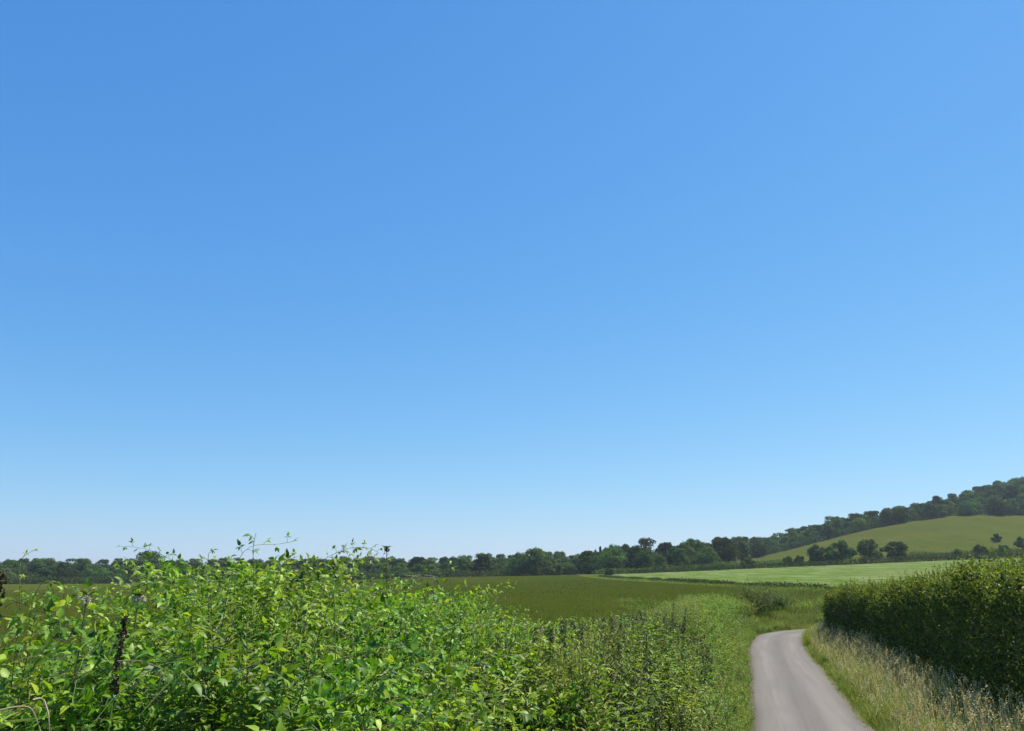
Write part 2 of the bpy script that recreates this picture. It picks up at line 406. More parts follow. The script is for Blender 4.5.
def road():
    n = len(LEs); k = 13
    f = np.concatenate([[-.07], np.linspace(0, 1, k - 2), [1.07]])
    sd = np.arange(n) * .5
    wob_l = (vnoise(sd * .7, 3.3 + 0 * sd) - .5) * .12 + .03; wob_r = (vnoise(sd * .5, 9.3 + 0 * sd) - .5) * .12
    off = wob_l[:, None] * (1 - f)[None] + (RW + wob_r)[:, None] * f[None]
    P = LEs[:, None] + LEn[:, None] * off[..., None]
    z = zroad(P[..., 1]) + .03 * (1 - (2 * f - 1) ** 2)[None] + .006 - .12 * ((f < 0) | (f > 1))[None]
    V = np.concatenate([P, z[..., None]], -1).reshape(-1, 3)
    i = np.arange(n - 1)[:, None] * k; j = np.arange(k - 1)[None]
    Fq = np.stack([i + j, i + j + 1, i + k + j + 1, i + k + j], -1).reshape(-1, 4)
    g = Geo(); g.add(V, Fq)
    o = g.build('road', M_road, smooth=True)
    me = o.data; uvl = me.uv_layers.new(name='along')
    uv = np.stack([np.broadcast_to(f[None], (n, k)), np.broadcast_to(sd[:, None], (n, k))], -1).reshape(-1, 2)
    idx = np.empty(len(me.loops), np.int32); me.loops.foreach_get('vertex_index', idx)
    uvl.data.foreach_set('uv', uv[idx].astype(np.float32).ravel())
    tag(o, 'narrow pale grey single track lane bending right behind the hedge', kind='structure')
road()

# ------------------------------------------------------------------ field sheets (crop canopies that stand above the soil)
def sheet(name, Ys, xl, xr, nx, h, mat, label):
    Ys = np.asarray(Ys, float); f = np.linspace(0, 1, nx)
    X = xl[:, None] * (1 - f) + xr[:, None] * f; Y = np.broadcast_to(Ys[:, None], X.shape)
    z = zt(X, Y) + h + (vnoise(X * .35, Y * .35) - .5) * .12
    V = np.stack([X, Y, z], -1); n = len(Ys)
    b = V.copy(); b[..., 2] -= h + .4
    i = np.arange(n - 1)[:, None] * nx; j = np.arange(nx - 1)[None]
    Fq = np.stack([i + j, i + j + 1, i + nx + j + 1, i + nx + j], -1).reshape(-1, 4)
    g = Geo(); g.add(V.reshape(-1, 3), Fq)
    def skirt(top, bot):
        m = len(top); k = np.arange(m - 1)
        g.add(np.concatenate([top, bot]), np.stack([k, k + m, k + m + 1, k + 1], -1))
    skirt(V[0], b[0]); skirt(V[-1], b[-1]); skirt(V[:, 0], b[:, 0]); skirt(V[:, -1], b[:, -1])
    return tag(g.build(name, mat, smooth=True), label, kind='structure')

wy = np.concatenate([np.arange(3, 60, 2.), np.geomspace(60, 333, 70)])
WR_Y = np.array([0, 20, 30, 44, 52, 60, 70, 82, 95, 110, 140, 160, 200, 250, 333])
WR_X = np.array([-6.6, -1., 1.8, 6.0, 9.3, 13.5, 19, 24, 26.5, 27, 25.2, 23.8, 21.8, 20.5, 25])
w_right = np.interp(wy, WR_Y, WR_X)
sheet('cereal_field', wy, -wy * 1.0 - 22, w_right, 90, .42, M_wheat, 'olive brown cereal field running back to the wood')
gy_u = np.array([606, 640, 680, 720, 775, 824, 900, 1024, 1200, 1390.])
gy_lo = np.array([236, 196, 160, 138, 112, 98, 86, 76, 70, 66.])
# green field: strips of constant picture column -> build in (u, depth) as a grid
def ugrid_sheet(name, us, ylo, yhi, ny, h, mat, label):
    f = np.linspace(0, 1, ny)
    Y = ylo[None] * (1 - f[:, None]) + yhi[None] * f[:, None]
    X = (us[None] - CX) / F * Y * cT
    z = zt(X, Y) + h + (vnoise(X * .3, Y * .3) - .5) * .12
    V = np.stack([X, Y, z], -1); n, m = X.shape
    b = V.copy(); b[..., 2] -= h + .4
    i = np.arange(n - 1)[:, None] * m; j = np.arange(m - 1)[None]
    Fq = np.stack([i + j, i + j + 1, i + m + j + 1, i + m + j], -1).reshape(-1, 4)
    g = Geo(); g.add(V.reshape(-1, 3), Fq)
    for t_, b_ in ((V[0], b[0]), (V[-1], b[-1]), (V[:, 0], b[:, 0]), (V[:, -1], b[:, -1])):
        q = len(t_); k = np.arange(q - 1)
        g.add(np.concatenate([t_, b_]), np.stack([k, k + q, k + q + 1, k + 1], -1))
    return tag(g.build(name, mat, smooth=True), label, kind='structure')
us = np.linspace(597, 1390, 90)
ugrid_sheet('green_field', us, np.interp(us, gy_u, gy_lo), np.interp(us, [597, 640, 1390], [268, 281, 281]), 60, .22, M_green, 'pale green crop field below the hill')
my = np.linspace(90, 318, 120)
m_u = np.interp(my, gy_lo[:6][::-1], gy_u[:6][::-1]) + 1.5
m_r = xu(np.where(my > 236, 606 + (my - 236) * .25, m_u), my, 1.)
sheet('field_margin', my, np.interp(my, WR_Y, WR_X) - .4, m_r, 14, .16, M_margin, 'pale rough grass margin curving between the olive and the pale green field')
us = np.linspace(752, 1390, 90)
ugrid_sheet('hill_meadow', us, np.full(len(us), 318.), np.interp(us, [752, 775, 1390], [420, 486, 490]), 50, .2, M_meadow, 'yellow green grass meadow on the rounded hillside')

# ------------------------------------------------------------------ trees
def crown_points(r, W, H, z0, nl, n, squash=.85):
    """leaf positions/normals on a heap of lobes filling a W wide, H tall crown that starts at z0"""
    C = []; Rd = []
    for k in range(nl):
        h = r.uniform(.05, .97) ** .9
        prof = math.sin(math.pi * (0.18 + .74 * h)) ** .75
        a = r.uniform(0, 2 * np.pi); rr = W * .5 * prof * math.sqrt(r.uniform(.05, .85))
        rad = W * r.uniform(.10, .22) * (1.1 - .35 * h)
        C.append([rr * math.cos(a), rr * math.sin(a), z0 + h * (H - rad * .7)]); Rd.append(rad)
    C = np.array(C); Rd = np.array(Rd)
    w = Rd ** 2; k = r.choice(nl, n, p=w / w.sum())
    d = rdir(r, n); d[:, 2] = np.where(d[:, 2] < -.5, -d[:, 2] * .6, d[:, 2]); d = nrm(d)
    q = Rd[k] * (1 - .4 * r.random(n) ** 2 + .10 * r.normal(size=n))
    P = C[k] + d * q[:, None] * np.array([1, 1, squash])
    P[:, 2] = np.maximum(P[:, 2], z0 * .5 + .1)
    return P, nrm(d + .36 * r.normal(size=(n, 3))), C, Rd

def tree_proto(seed, H, W, z0, nl, n, leaf, cone=False, mat=M_tree):
    r = np.random.default_rng(seed)
    root = empty('tmp')
    P, N, C, Rd = crown_points(r, W, H - z0, z0, nl, n)
    if cone:
        h = r.random(n) ** 1.4; a = r.uniform(0, 2 * np.pi, n)
        rad = W * .5 * (1 - h) ** .85 * (.75 + .35 * np.sin(h * 60 + a * 2)) * (1 - .35 * r.random(n) ** 2)
        P = np.stack([rad * np.cos(a), rad * np.sin(a), z0 + h * (H - z0)], -1); N = nrm(np.stack([np.cos(a), np.sin(a), .5 + 0 * a], -1) + .5 * r.normal(size=(n, 3)))
    g = Geo()
    D = np.cross(N, rdir(r, n)); D[:, 2] -= .25
    leaves(g, P, D, N, leaf * r.uniform(.6, 1.4, n), KITE_V * np.array([1.25, 1, 1]), KITE_F)
    t = Geo()
    base = np.array([[0, 0, -.6], [0, 0, z0 * .6], [.1, .05, (z0 + H) * .45], [0, .1, H * .85]])
    tube(t, base, [H * .03, H * .024, H * .016, H * .004], 7)
    for c in C[:: max(1, len(C) // 9)]:
        s = r.uniform(.25, .6); st = base[1] * (1 - s) + base[2] * s
        tube(t, np.array([st, (st + c) / 2 + [0, 0, .3], c]), [H * .011, H * .007, H * .002], 5)
    t.build('trunk', M_bark, root)
    g.build('crown', mat, root)
    return root

PROTO = []
for k in range(9):                       # broad woodland trees, about 11 m
    PROTO.append(tree_proto(100 + k, 11, 9.5 + (k % 3) * 1.6, .5, 40 + 4 * (k % 4), 5600, .58))
TALL = [tree_proto(150 + k, 13.5, 12.5 + k * .9, 1., 34, 6000, .6) for k in range(3)]
CONE = [tree_proto(170 + k, 13, 4.2, .8, 12, 2600, .55, cone=True) for k in range(2)]
BUSH = [tree_proto(180 + k, 4.6, 5.6, .15, 22, 4200, .36) for k in range(4)]
def place_tree(proto, name, x, y, s, label, cat, group, rz=None, sz=1.0, zoff=0.):
    o = copy_tree(proto); o.name = name
    for c in o.children:
        c.name = c.name.split('.')[0]
    o.location = (x, y, float(zt(np.array([x]), np.array([y]))[0]) + zoff)
    o.rotation_euler = (0, 0, rng.uniform(0, 6.28) if rz is None else rz)
    o.scale = (s, s, s * sz)
    return tag(o, label, cat, group)

# wood beyond the cereal field, left and centre
def wood_left():
    lab1 = 'dark broadleaf tree massed in the long wood behind the olive brown field'
    for row, (Y, step) in enumerate([(341, 7.0), (366, 7.6), (420, 8.6), (478, 8.6)]):
        x = xu(-40, Y)
        while x < xu(628 if row > 1 else 595, Y):
            u = ucol(x, Y, 0)
            xx = x + rng.uniform(-2, 2); yy = Y + rng.uniform(-5, 9)
            s = rng.uniform(.84, 1.12) if row > 0 else rng.uniform(.65, .85)
            s *= .9
            q = rng.random(); pr = TALL[rng.integers(3)] if (q < .14 and row > 1) else PROTO[rng.integers(len(PROTO))]
            place_tree(pr, 'woodland_tree', xx, yy, s * (.85 if pr in TALL else 1), lab1, 'tree', 'trees of the long wood behind the cereal field', sz=rng.uniform(.8, .97))
            x += step * rng.uniform(.75, 1.3)
wood_left()
def at(u, Y): return float(xu(u, Y, float(zt(np.array([xu(u, Y)]), np.array([Y]))[0]))), Y
def single(proto, name, u, Y, s, label, cat='tree', group=None, sz=1.):
    x, y = at(u, Y); return place_tree(proto, name, x, y, s, label, cat, group, sz=sz)
single(PROTO[2], 'woodland_tree', 147, 352, 1.2, 'tall domed tree rising above the left part of the distant wood', group='single trees at the field edge', sz=1.05)
single(PROTO[4], 'woodland_tree', 536, 330, 1.12, 'big dark spreading tree at the far right corner of the olive field', sz=.95)
single(PROTO[5], 'woodland_tree', 521, 334, .9, 'dark tree touching the left side of the big spreading corner tree')
single(BUSH[1], 'field_bush', 557, 325, 1.15, 'low dark bush right beside the big spreading corner tree', 'bush')
single(BUSH[2], 'field_bush', 571, 326, 1.0, 'rounded dark bush at the right end of the olive field edge', 'bush')
single(PROTO[6], 'woodland_tree', 483, 335, .85, 'upright tree standing out of the wood left of the corner tree')
single(PROTO[0], 'woodland_tree', 462, 338, .72, 'small upright tree with rounded top at the wood edge')
# wood between the corner tree and the foot of the hill
lab2 = 'tree of the mixed wood between the olive field and the wooded hill'
for row, (Y, u0, u1, step) in enumerate([(300, 590, 700, 7.5), (330, 590, 735, 8.), (372, 600, 760, 8.5), (430, 610, 770, 9)]):
    x = xu(u0, Y)
    while x < xu(u1, Y):
        s = rng.uniform(.5, .72) if row == 0 else rng.uniform(.78, 1.08)
        place_tree(PROTO[rng.integers(len(PROTO))], 'woodland_tree', x + rng.uniform(-2, 2), Y + rng.uniform(-6, 8), s, lab2, 'tree', 'trees of the mixed wood at the foot of the hill', sz=rng.uniform(.9, 1.1))
        x += step * rng.uniform(.8, 1.4)
single(TALL[0], 'woodland_tree', 649, 372, 1.08, 'tallest round headed tree in the mixed wood left of the hill')
single(TALL[1], 'woodland_tree', 628, 380, .9, 'tall tree beside the tallest round headed tree of the mixed wood')
single(TALL[2], 'woodland_tree', 694, 372, .95, 'broad tall tree at the right side of the mixed wood')
for k, u in enumerate([596, 601, 606, 611, 616]):
    single(CONE[k % 2], 'conifer_tree', u, 372 + 3 * k, rng.uniform(.72, .95), 'slim pointed conifer in the dark row above the mixed wood', 'conifer', 'row of pointed conifers')
# hill wood
lab3 = 'dark tree in the wood along the crest of the grassy hill'
for row, (Y, step) in enumerate([(486, 6.8), (504, 7.4), (528, 8.), (556, 8.), (590, 8.5), (625, 9)]):
    u0 = 690 if row < 2 else (700 if row < 4 else 900)
    x = xu(u0, Y)
    while x < xu(1045, Y):
        s = rng.uniform(.78, 1.1)
        u = float(ucol(x, Y, 20))
        if row == 0: s *= .85
        place_tree(PROTO[rng.integers(len(PROTO))], 'hill_tree', x + rng.uniform(-2, 2), Y + rng.uniform(-6, 6), s, lab3, 'tree', 'trees of the hilltop wood', sz=rng.uniform(.85, 1.1))
        x += step * rng.uniform(.8, 1.35)
single(TALL[0], 'hill_tree', 723, 452, 1.0, 'tall feathery tree where the hill wood meets the mixed wood')
single(TALL[1], 'hill_tree', 740, 462, .95, 'tall tree right of the feathery one at the foot of the hill wood')
single(TALL[1], 'hill_tree', 792, 505, .9, 'bulky tree making a step in the outline of the hill wood')
single(TALL[2], 'hill_tree', 856, 508, .85, 'broad domed tree on the skyline above the middle of the meadow')
single(TALL[0], 'hill_tree', 940, 512, .95, 'tall dark tree above the highest point of the meadow')
# bushes at the foot of the hill
single(BUSH[0], 'hill_bush', 819, 300, 1.62, 'wide dark bush leftmost of four big ones below the meadow', 'bush', sz=.95)
single(BUSH[1], 'hill_bush', 842, 298, 1.72, 'tall dark bush touching the wide one below the meadow', 'bush', sz=1.08)
single(BUSH[2], 'hill_bush', 871.5, 298, 1.62, 'round dark bush standing apart between its neighbours below the meadow', 'bush', sz=1.1)
single(BUSH[3], 'hill_bush', 897, 297, 1.52, 'round dark bush rightmost of four big ones below the meadow', 'bush', sz=1.05)
single(BUSH[1], 'hill_bush', 800, 302, .75, 'low dark bush left of the four big ones', 'bush')
single(BUSH[2], 'hill_bush', 788, 303, .7, 'small low bush at the left end of the bush row', 'bush')
single(BUSH[3], 'hill_bush', 748, 300, .85, 'grey green low bush below the left tip of the meadow', 'bush')
single(BUSH[0], 'hill_bush', 981, 302, .95, 'bright round bush on the lower right of the hill', 'bush', sz=1.1)
single(BUSH[2], 'hill_bush', 1004, 304, .9, 'grey green bush right of the bright round bush', 'bush', sz=1.05)
single(BUSH[3], 'hill_bush', 997, 372, .75, 'dark thorn bush alone on the meadow above the hedge', 'bush', sz=1.15)
single(BUSH[1], 'hill_bush', 1022, 345, .9, 'tall dark bush cut by the right edge of the picture', 'bush', sz=1.3)
single(BUSH[0], 'hill_bush', 958, 300, .8, 'low bush joining the hedge left of the bright round bush', 'bush')
single(BUSH[0], 'field_bush', 609, 262, .55, 'tiny dark bush alone on the pale strip at the field corner', 'bush')
for p in PROTO + TALL + CONE + BUSH:
    for c in list(p.children): bpy.data.objects.remove(c)
    bpy.data.objects.remove(p)

# ------------------------------------------------------------------ far hedges
def far_hedge(name, pts, h, w, leaf, n, label, group=None, mat=M_tree):
    P = resample(np.array(pts, float), 1.0, 2); nn = pnormals(P); m = len(P)
    r = np.random.default_rng(int(abs(P[:, 0].sum()) * 10) % 100000)
    root = empty(name, (P[0, 0], P[0, 1], float(zt(P[:1, 0], P[:1, 1])[0])))
    k = r.integers(0, m, n); a = r.uniform(-.15, 1.15, n) * np.pi
    hh = h * (.65 + .7 * vnoise(P[k, 0] * .13, P[k, 1] * .13 + 5)) ; ww = w * (.8 + .4 * vnoise(P[k, 0] * .2, P[k, 1] * .2))
    q = 1 - .35 * r.random(n) ** 2 + .08 * r.normal(size=n)
    off = np.cos(a) * ww * .5 * q; up = np.maximum(np.sin(a) * hh * q, -.1)
    XY = P[k] + nn[k] * off[:, None] + r.uniform(-.6, .6, (n, 2))
    Z = zt(XY[:, 0], XY[:, 1]) + up
    V = np.concatenate([XY, Z[:, None]], -1) - np.array(root.location)
    N = nrm(np.stack([nn[k, 0] * np.cos(a), nn[k, 1] * np.cos(a), np.sin(a)], -1) + .6 * r.normal(size=(n, 3)))
    g = Geo(); D = np.cross(N, rdir(r, n)); leaves(g, V, D, N, leaf * r.uniform(.6, 1.4, n), KITE_V * np.array([1.25, 1, 1]), KITE_F)
    t = Geo()
    for i in range(0, m, 3):
        x, y = P[i]; z = float(zt(P[i:i + 1, 0], P[i:i + 1, 1])[0])
        b = np.array([x, y, z]) - np.array(root.location)
        tube(t, np.array([b - [0, 0, .2], b + [r.uniform(-.3, .3), r.uniform(-.3, .3), h * .7]]), [.06, .02], 4)
    t.build('stems', M_bark, root); g.build('foliage', mat, root)
    return tag(root, label, 'hedge', group)
def upts(lst): return [(float(xu(u, Y)), Y) for u, Y in lst]
far_hedge('field_hedge', upts([(628, 284), (680, 284), (740, 284), (800, 284), (880, 284), (960, 285), (1040, 286), (1090, 287)]), 2.0, 2.4, .34, 18000, 'long dark trimmed hedge between the pale green field and the hill')
far_hedge('field_hedge', upts([(-40, 334), (100, 333), (250, 332), (400, 331), (505, 330), (575, 326)]), 3.4, 5, .45, 26000, 'dark scrubby growth along the foot of the long wood')
far_hedge('field_hedge', upts([(745, 455), (763, 476), (836, 482), (890, 484), (940, 486), (1000, 488), (1060, 488)]), 4.2, 5, .5, 16000, 'dark scrubby edge of the hill wood above the meadow')
far_hedge('field_hedge', upts([(868, 330), (920, 331), (980, 332), (1040, 334), (1090, 335)]), .6, 1.2, .28, 4000, 'thin dark line of growth across the foot of the meadow')
far_hedge('field_hedge', upts([(908, 306), (960, 307), (1040, 309), (1090, 310)]), 2.3, 2.6, .36, 7000, 'bushy hedge on the right behind the dark trimmed hedge')
far_hedge('field_hedge', upts([(690, 300), (730, 302), (790, 306)]), 2.0, 2.4, .36, 5000, 'dark hedge below the left tip of the meadow')
far_hedge('field_hedge', upts([(600, 238), (640, 192), (680, 155), (720, 127), (775, 104), (824, 92)]), 0.6, 1.2, .2, 20000, 'low rough hedge along the near edge of the pale green field', mat=M_haw)
far_hedge('field_hedge', upts([(610, 215), (655, 158), (690, 132), (725, 112), (770, 95), (815, 84)]), .35, .9, .16, 9000, 'low line of rank growth between the olive field and the rough hedge')
far_hedge('field_hedge', upts([(596, 288), (640, 296), (690, 298)]), 2.2, 2.8, .36, 4000, 'low bright hedge in front of the mixed wood')

# ------------------------------------------------------------------ barn half hidden by the wood
def barn():
    x, y = at(197, 326); z = float(zt(np.array([x]), np.array([y]))[0])
    root = empty('barn', (x, y, z - 2.0), .1)
    def box(g, a, b):
        x0, y0, z0 = a; x1, y1, z1 = b
        V = [[x0, y0, z0], [x1, y0, z0], [x1, y1, z0], [x0, y1, z0], [x0, y0, z1], [x1, y0, z1], [x1, y1, z1], [x0, y1, z1]]
        g.add(V, [[0, 3, 2, 1], [4, 5, 6, 7], [0, 1, 5, 4], [1, 2, 6, 5], [2, 3, 7, 6], [3, 0, 4, 7]])
    g = Geo(); box(g, (-5, -3, -.3), (5, 3, 2.7)); g.build('wall', plain('dark_boarding', (.06, .065, .06)), root)
    g = Geo()
    g.add([[-5.4, -3.5, 2.7], [5.4, -3.5, 2.7], [5.4, 0, 4.1], [-5.4, 0, 4.1], [-5.4, 3.5, 2.7], [5.4, 3.5, 2.7],
           [-5.4, -3.5, 2.85], [5.4, -3.5, 2.85], [5.4, 0, 4.25], [-5.4, 0, 4.25], [-5.4, 3.5, 2.85], [5.4, 3.5, 2.85]],
          [[0, 3, 2, 1], [3, 4, 5, 2], [6, 7, 8, 9], [9, 8, 11, 10], [0, 1, 7, 6], [4, 10, 11, 5], [0, 6, 9, 3], [3, 9, 10, 4], [1, 2, 8, 7], [2, 5, 11, 8]])
    g.build('roof', plain('grey_sheet_roof', (.15, .16, .17), .95), root)
    g = Geo(); box(g, (-1.5, -3.06, -.3), (1.5, -3.003, 2.3)); g.build('door', plain('dark_door', (.03, .03, .03)), root)
    tag(root, 'low barn with pale grey roof half hidden at the wood edge', 'barn')
barn()

# ------------------------------------------------------------------ bramble bushes
def curve_pts(r, p0, az, tilt, length, bend, n=12):
    pts = [np.array(p0, float)]; el = np.pi / 2 - tilt; st = length / n
    for k in range(n):
        el -= bend / n * (1 + .8 * k / n); az += r.normal() * .08
        d = np.array([math.cos(az) * math.cos(el), math.sin(az) * math.cos(el), math.sin(el)])
        pts.append(pts[-1] + d * st)
    return np.array(pts)

def compound(g, gs, r, p, out, size, five):
    """one bramble leaf: petiole and three or five leaflets"""
    out = nrm(out); tip = p + out * size * r.uniform(.7, 1.1)
    tube(gs, np.array([p, tip]), [.0016, .0012], 3)
    nrm_up = nrm(np.array([r.normal() * .45 + .25, r.normal() * .45, 1.]) + out * .2)
    side = nrm(np.cross(out, nrm_up))
    Ds = [out + .0 * side, out * .35 + side, out * .35 - side]; Ss = [1, .8, .8]; Ps = [tip + out * size * .15, tip, tip]
    if five:
        Ds += [-out * .5 + side, -out * .5 - side]; Ss += [.55, .55]; Ps += [tip, tip]
    D = np.array(Ds) + r.normal(size=(len(Ds), 3)) * .15; D[:, 2] -= r.uniform(.05, .5)
    N = nrm_up + r.normal(size=(len(Ds), 3)) * .25
    leaves(g, np.array(Ps), D, N, size * np.array(Ss) * r.uniform(.85, 1.15, len(Ss)))

def leafy_shoot(g, gs, r, pts, rad, start=.2, spacing=.06, size=.07):
    tube(gs, pts, np.linspace(rad, rad * .35, len(pts)), 5)
    seg = np.concatenate([[0], np.cumsum(np.linalg.norm(np.diff(pts, axis=0), axis=1))])
    s = seg[-1] * start; k = 0
    while s < seg[-1]:
        p = np.array([np.interp(s, seg, pts[:, j]) for j in range(3)])
        i = min(np.searchsorted(seg, s), len(pts) - 1); t = nrm(pts[i] - pts[i - 1])
        a = k * 2.4 + r.normal() * .5
        e1 = nrm(np.cross(t, [0.1, .2, 1])); e2 = np.cross(t, e1)
        out = e1 * math.cos(a) + e2 * math.sin(a); out = out + t * .35 + np.array([0, 0, .35])
        f = s / seg[-1]
        compound(g, gs, r, p, out, size * (1.12 - .55 * f ** 2) * r.uniform(.75, 1.2), r.random() < .35)
        s += spacing * r.uniform(.6, 1.4); k += 1

def bramble_proto(seed):
    r = np.random.default_rng(seed); g = Geo(); gs = Geo()
    for c in range(20):
        az = r.uniform(0, 2 * np.pi)
        pts = curve_pts(r, [r.uniform(-.2, .2), r.uniform(-.2, .2), 0], az, r.uniform(.02, .45), r.uniform(1.0, 1.5), r.uniform(.9, 2.6))
        leafy_shoot(g, gs, r, pts, .0026, .12, .039, .057)
    top = np.percentile(g.verts()[:, 2], 97.5)
    root = empty('tmp')
    gs.build('canes', M_cane, root); g.build('leaves', M_bramble, root, smooth=True)
    return root, top
BR = [bramble_proto(300 + k) for k in range(7)]
TOP_U = np.array([-80, 0, 30, 60, 100, 125, 145, 160, 185, 215, 240, 262, 285, 310, 335, 365, 400, 430, 450, 470, 500, 530, 570, 610, 650, 680, 720, 740, 752])
TOP_V = np.array([596, 596, 605, 614, 618, 610, 592, 574, 561, 554, 549, 547, 552, 562, 576, 582, 583, 580, 590, 602, 612, 618, 618, 614, 606, 595, 592, 596, 612])
def lat_pos(s, l):
    """point s metres along the lane from the camera, l metres left of its left edge"""
    k = np.clip(s * 2 + 46.0, 0, len(LEs) - 1.01); i = k.astype(int) if hasattr(k, 'astype') else int(k)
    f = k - i
    p = LEs[i] * (1 - f) + LEs[i + 1] * f
    return p - LEn[i] * l
S0 = int(np.argmin(np.abs(LEs[:, 1] - 0.5)))
def lpos(s, l):
    k = min(max(s * 2 + S0, 0), len(LEs) - 1.01); i = int(k); f = k - i
    return (LEs[i] * (1 - f) + LEs[i + 1] * f) - LEn[i] * l
def g1(x, y): return float(zt(np.array([x]), np.array([y]))[0])
def ztop(x, y):
    u = float(ucol(x, y, 2.8)); v = float(np.interp(u, TOP_U, TOP_V))
    return HC + float(tv(v)) * y, u
def put(proto, name, x, y, z, s, label, cat, group, sz=1.):
    o = copy_tree(proto); o.name = name
    for c in o.children: c.name = c.name.split('.')[0]
    o.location = (x, y, z); o.rotation_euler = (rng.normal() * .06, rng.normal() * .06, rng.uniform(0, 6.28)); o.scale = (s, s, s * sz)
    return tag(o, label, cat, group)
nb = 0
s = 1.3
LABB = 'leafy green bramble clump woven into the thicket on the near left bank'
while s < 17:
    for l in np.arange(1.45, 4.75, .46):
        ss = s + rng.uniform(-.25, .25); ll = l + rng.uniform(-.2, .2)
        x, y = lpos(ss, ll)
        if y < .9 or math.hypot(x, y) < 1.9: continue
        zl, u = ztop(x, y)
        if u < -110 or u > 530: continue
        if u > 440 and rng.random() < (u - 440) / 110: continue
        g0 = g1(x, y); top_nat = g0 + 1.95 * (.45 + .55 * float(sstep(1.2, 3.2, ll))) * rng.uniform(.85, 1.1)
        zt_ = min(zl - rng.uniform(0, .10), top_nat) - (.40 * rng.random() ** 1.5 + .95 * float(sstep(.42, .72, vnoise(x * 1.55 + 2, y * 1.55)))) * (1 - .85 * float(sstep(160, 195, u)) * (1 - float(sstep(280, 325, u))) * float(sstep(2.6, 3.4, ll))) * float(sstep(.8, 2.2, ll))
        pr, tp = BR[rng.integers(len(BR))]
        h = zt_ - g0 + .25
        if h < .45: continue
        sc = min(max(h / tp, .62), 1.15)
        if u < 150: zt_ -= .08 + .22 * (1 - float(sstep(105, 150, u)))
        put(pr, 'bramble_bush', x, y, zt_ - tp * sc, sc, LABB, 'bramble', 'bramble clumps of the near left thicket'); nb += 1
    s += .46
print('brambles', nb)
# tall shoots that stand out above the thicket
def shoot(name, pix, Y, z_end, seed, label, bendpts, size=.06, mat=M_bramble, start=.35, spacing=.07, rad=.004, cat='bramble'):
    """a shoot through the listed (picture column, picture row) points, at distance Y"""
    r = np.random.default_rng(seed)
    P = np.array([[xu(u, Y + dy, HC), Y + dy, HC + float(tv(v)) * (Y + dy)] for (u, v, dy) in bendpts])
    d = np.concatenate([[0], np.cumsum(np.linalg.norm(np.diff(P, axis=0), axis=1))]); q = np.linspace(0, d[-1], 22)
    pts = np.stack([np.interp(q, d, P[:, j]) for j in range(3)], -1)
    for _ in range(5): pts[1:-1] = (pts[:-2] + 2 * pts[1:-1] + pts[2:]) / 4
    o0 = pts[0].copy(); pts = pts - o0
    g = Geo(); gs = Geo(); leafy_shoot(g, gs, r, pts, rad, start, spacing, size)
    root = empty(name, o0); gs.build('stem', M_cane, root); g.build('leaves', mat, root, smooth=True)
    return tag(root, label, cat, None)
shoot('bramble_shoot', 0, 5.2, 0, 1, 'arching bramble shoot highest above the thicket against the sky', [(238, 700, 0), (236, 600, 0), (234, 560, 0), (242, 545, .1), (256, 541, .2), (272, 548, .3), (296, 540, .4)], .055, start=.55)
shoot('bramble_shoot', 0, 5.0, 0, 2, 'short upright bramble shoot with pointed leaf beside the highest shoot', [(255, 640, 0), (254, 570, 0), (250, 545, 0), (253, 533, 0)], .06, start=.6)
shoot('bramble_shoot', 0, 4.2, 0, 3, 'curling thin shoot with small leaves at the far left', [(28, 690, 0), (26, 610, 0), (20, 575, 0), (16, 560, 0), (24, 552, .1), (34, 549, .1)], .035, start=.4, spacing=.05, rad=.003)
shoot('bramble_shoot', 0, 4.3, 0, 4, 'broad leaved shoot beside the curling thin shoot', [(45, 700, 0), (40, 630, 0), (34, 600, 0), (46, 578, 0)], .085, start=.45)
shoot('bramble_shoot', 0, 5.0, 0, 5, 'leafy shoot with a bright leaf left of the highest part of the thicket', [(200, 690, 0), (204, 600, 0), (207, 570, 0), (207, 553, 0)], .07, start=.6)
shoot('bramble_shoot', 0, 5.6, 0, 6, 'upright shoot bending over right of the thistle top', [(398, 680, 0), (404, 610, 0), (408, 575, 0), (420, 574, .1), (438, 577, .2)], .06, start=.5)
shoot('bramble_shoot', 0, 5.8, 0, 7, 'pale leafy shoot at the right shoulder of the thicket', [(455, 690, 0), (455, 620, 0), (452, 585, 0), (447, 562, 0)], .055, start=.4, spacing=.05)
shoot('bramble_shoot', 0, 5.2, 0, 8, 'thin shoot with narrow leaves left of the thistle top', [(340, 660, 0), (336, 600, 0), (332, 575, 0), (340, 566, .1), (360, 574, .2)], .06, start=.5)

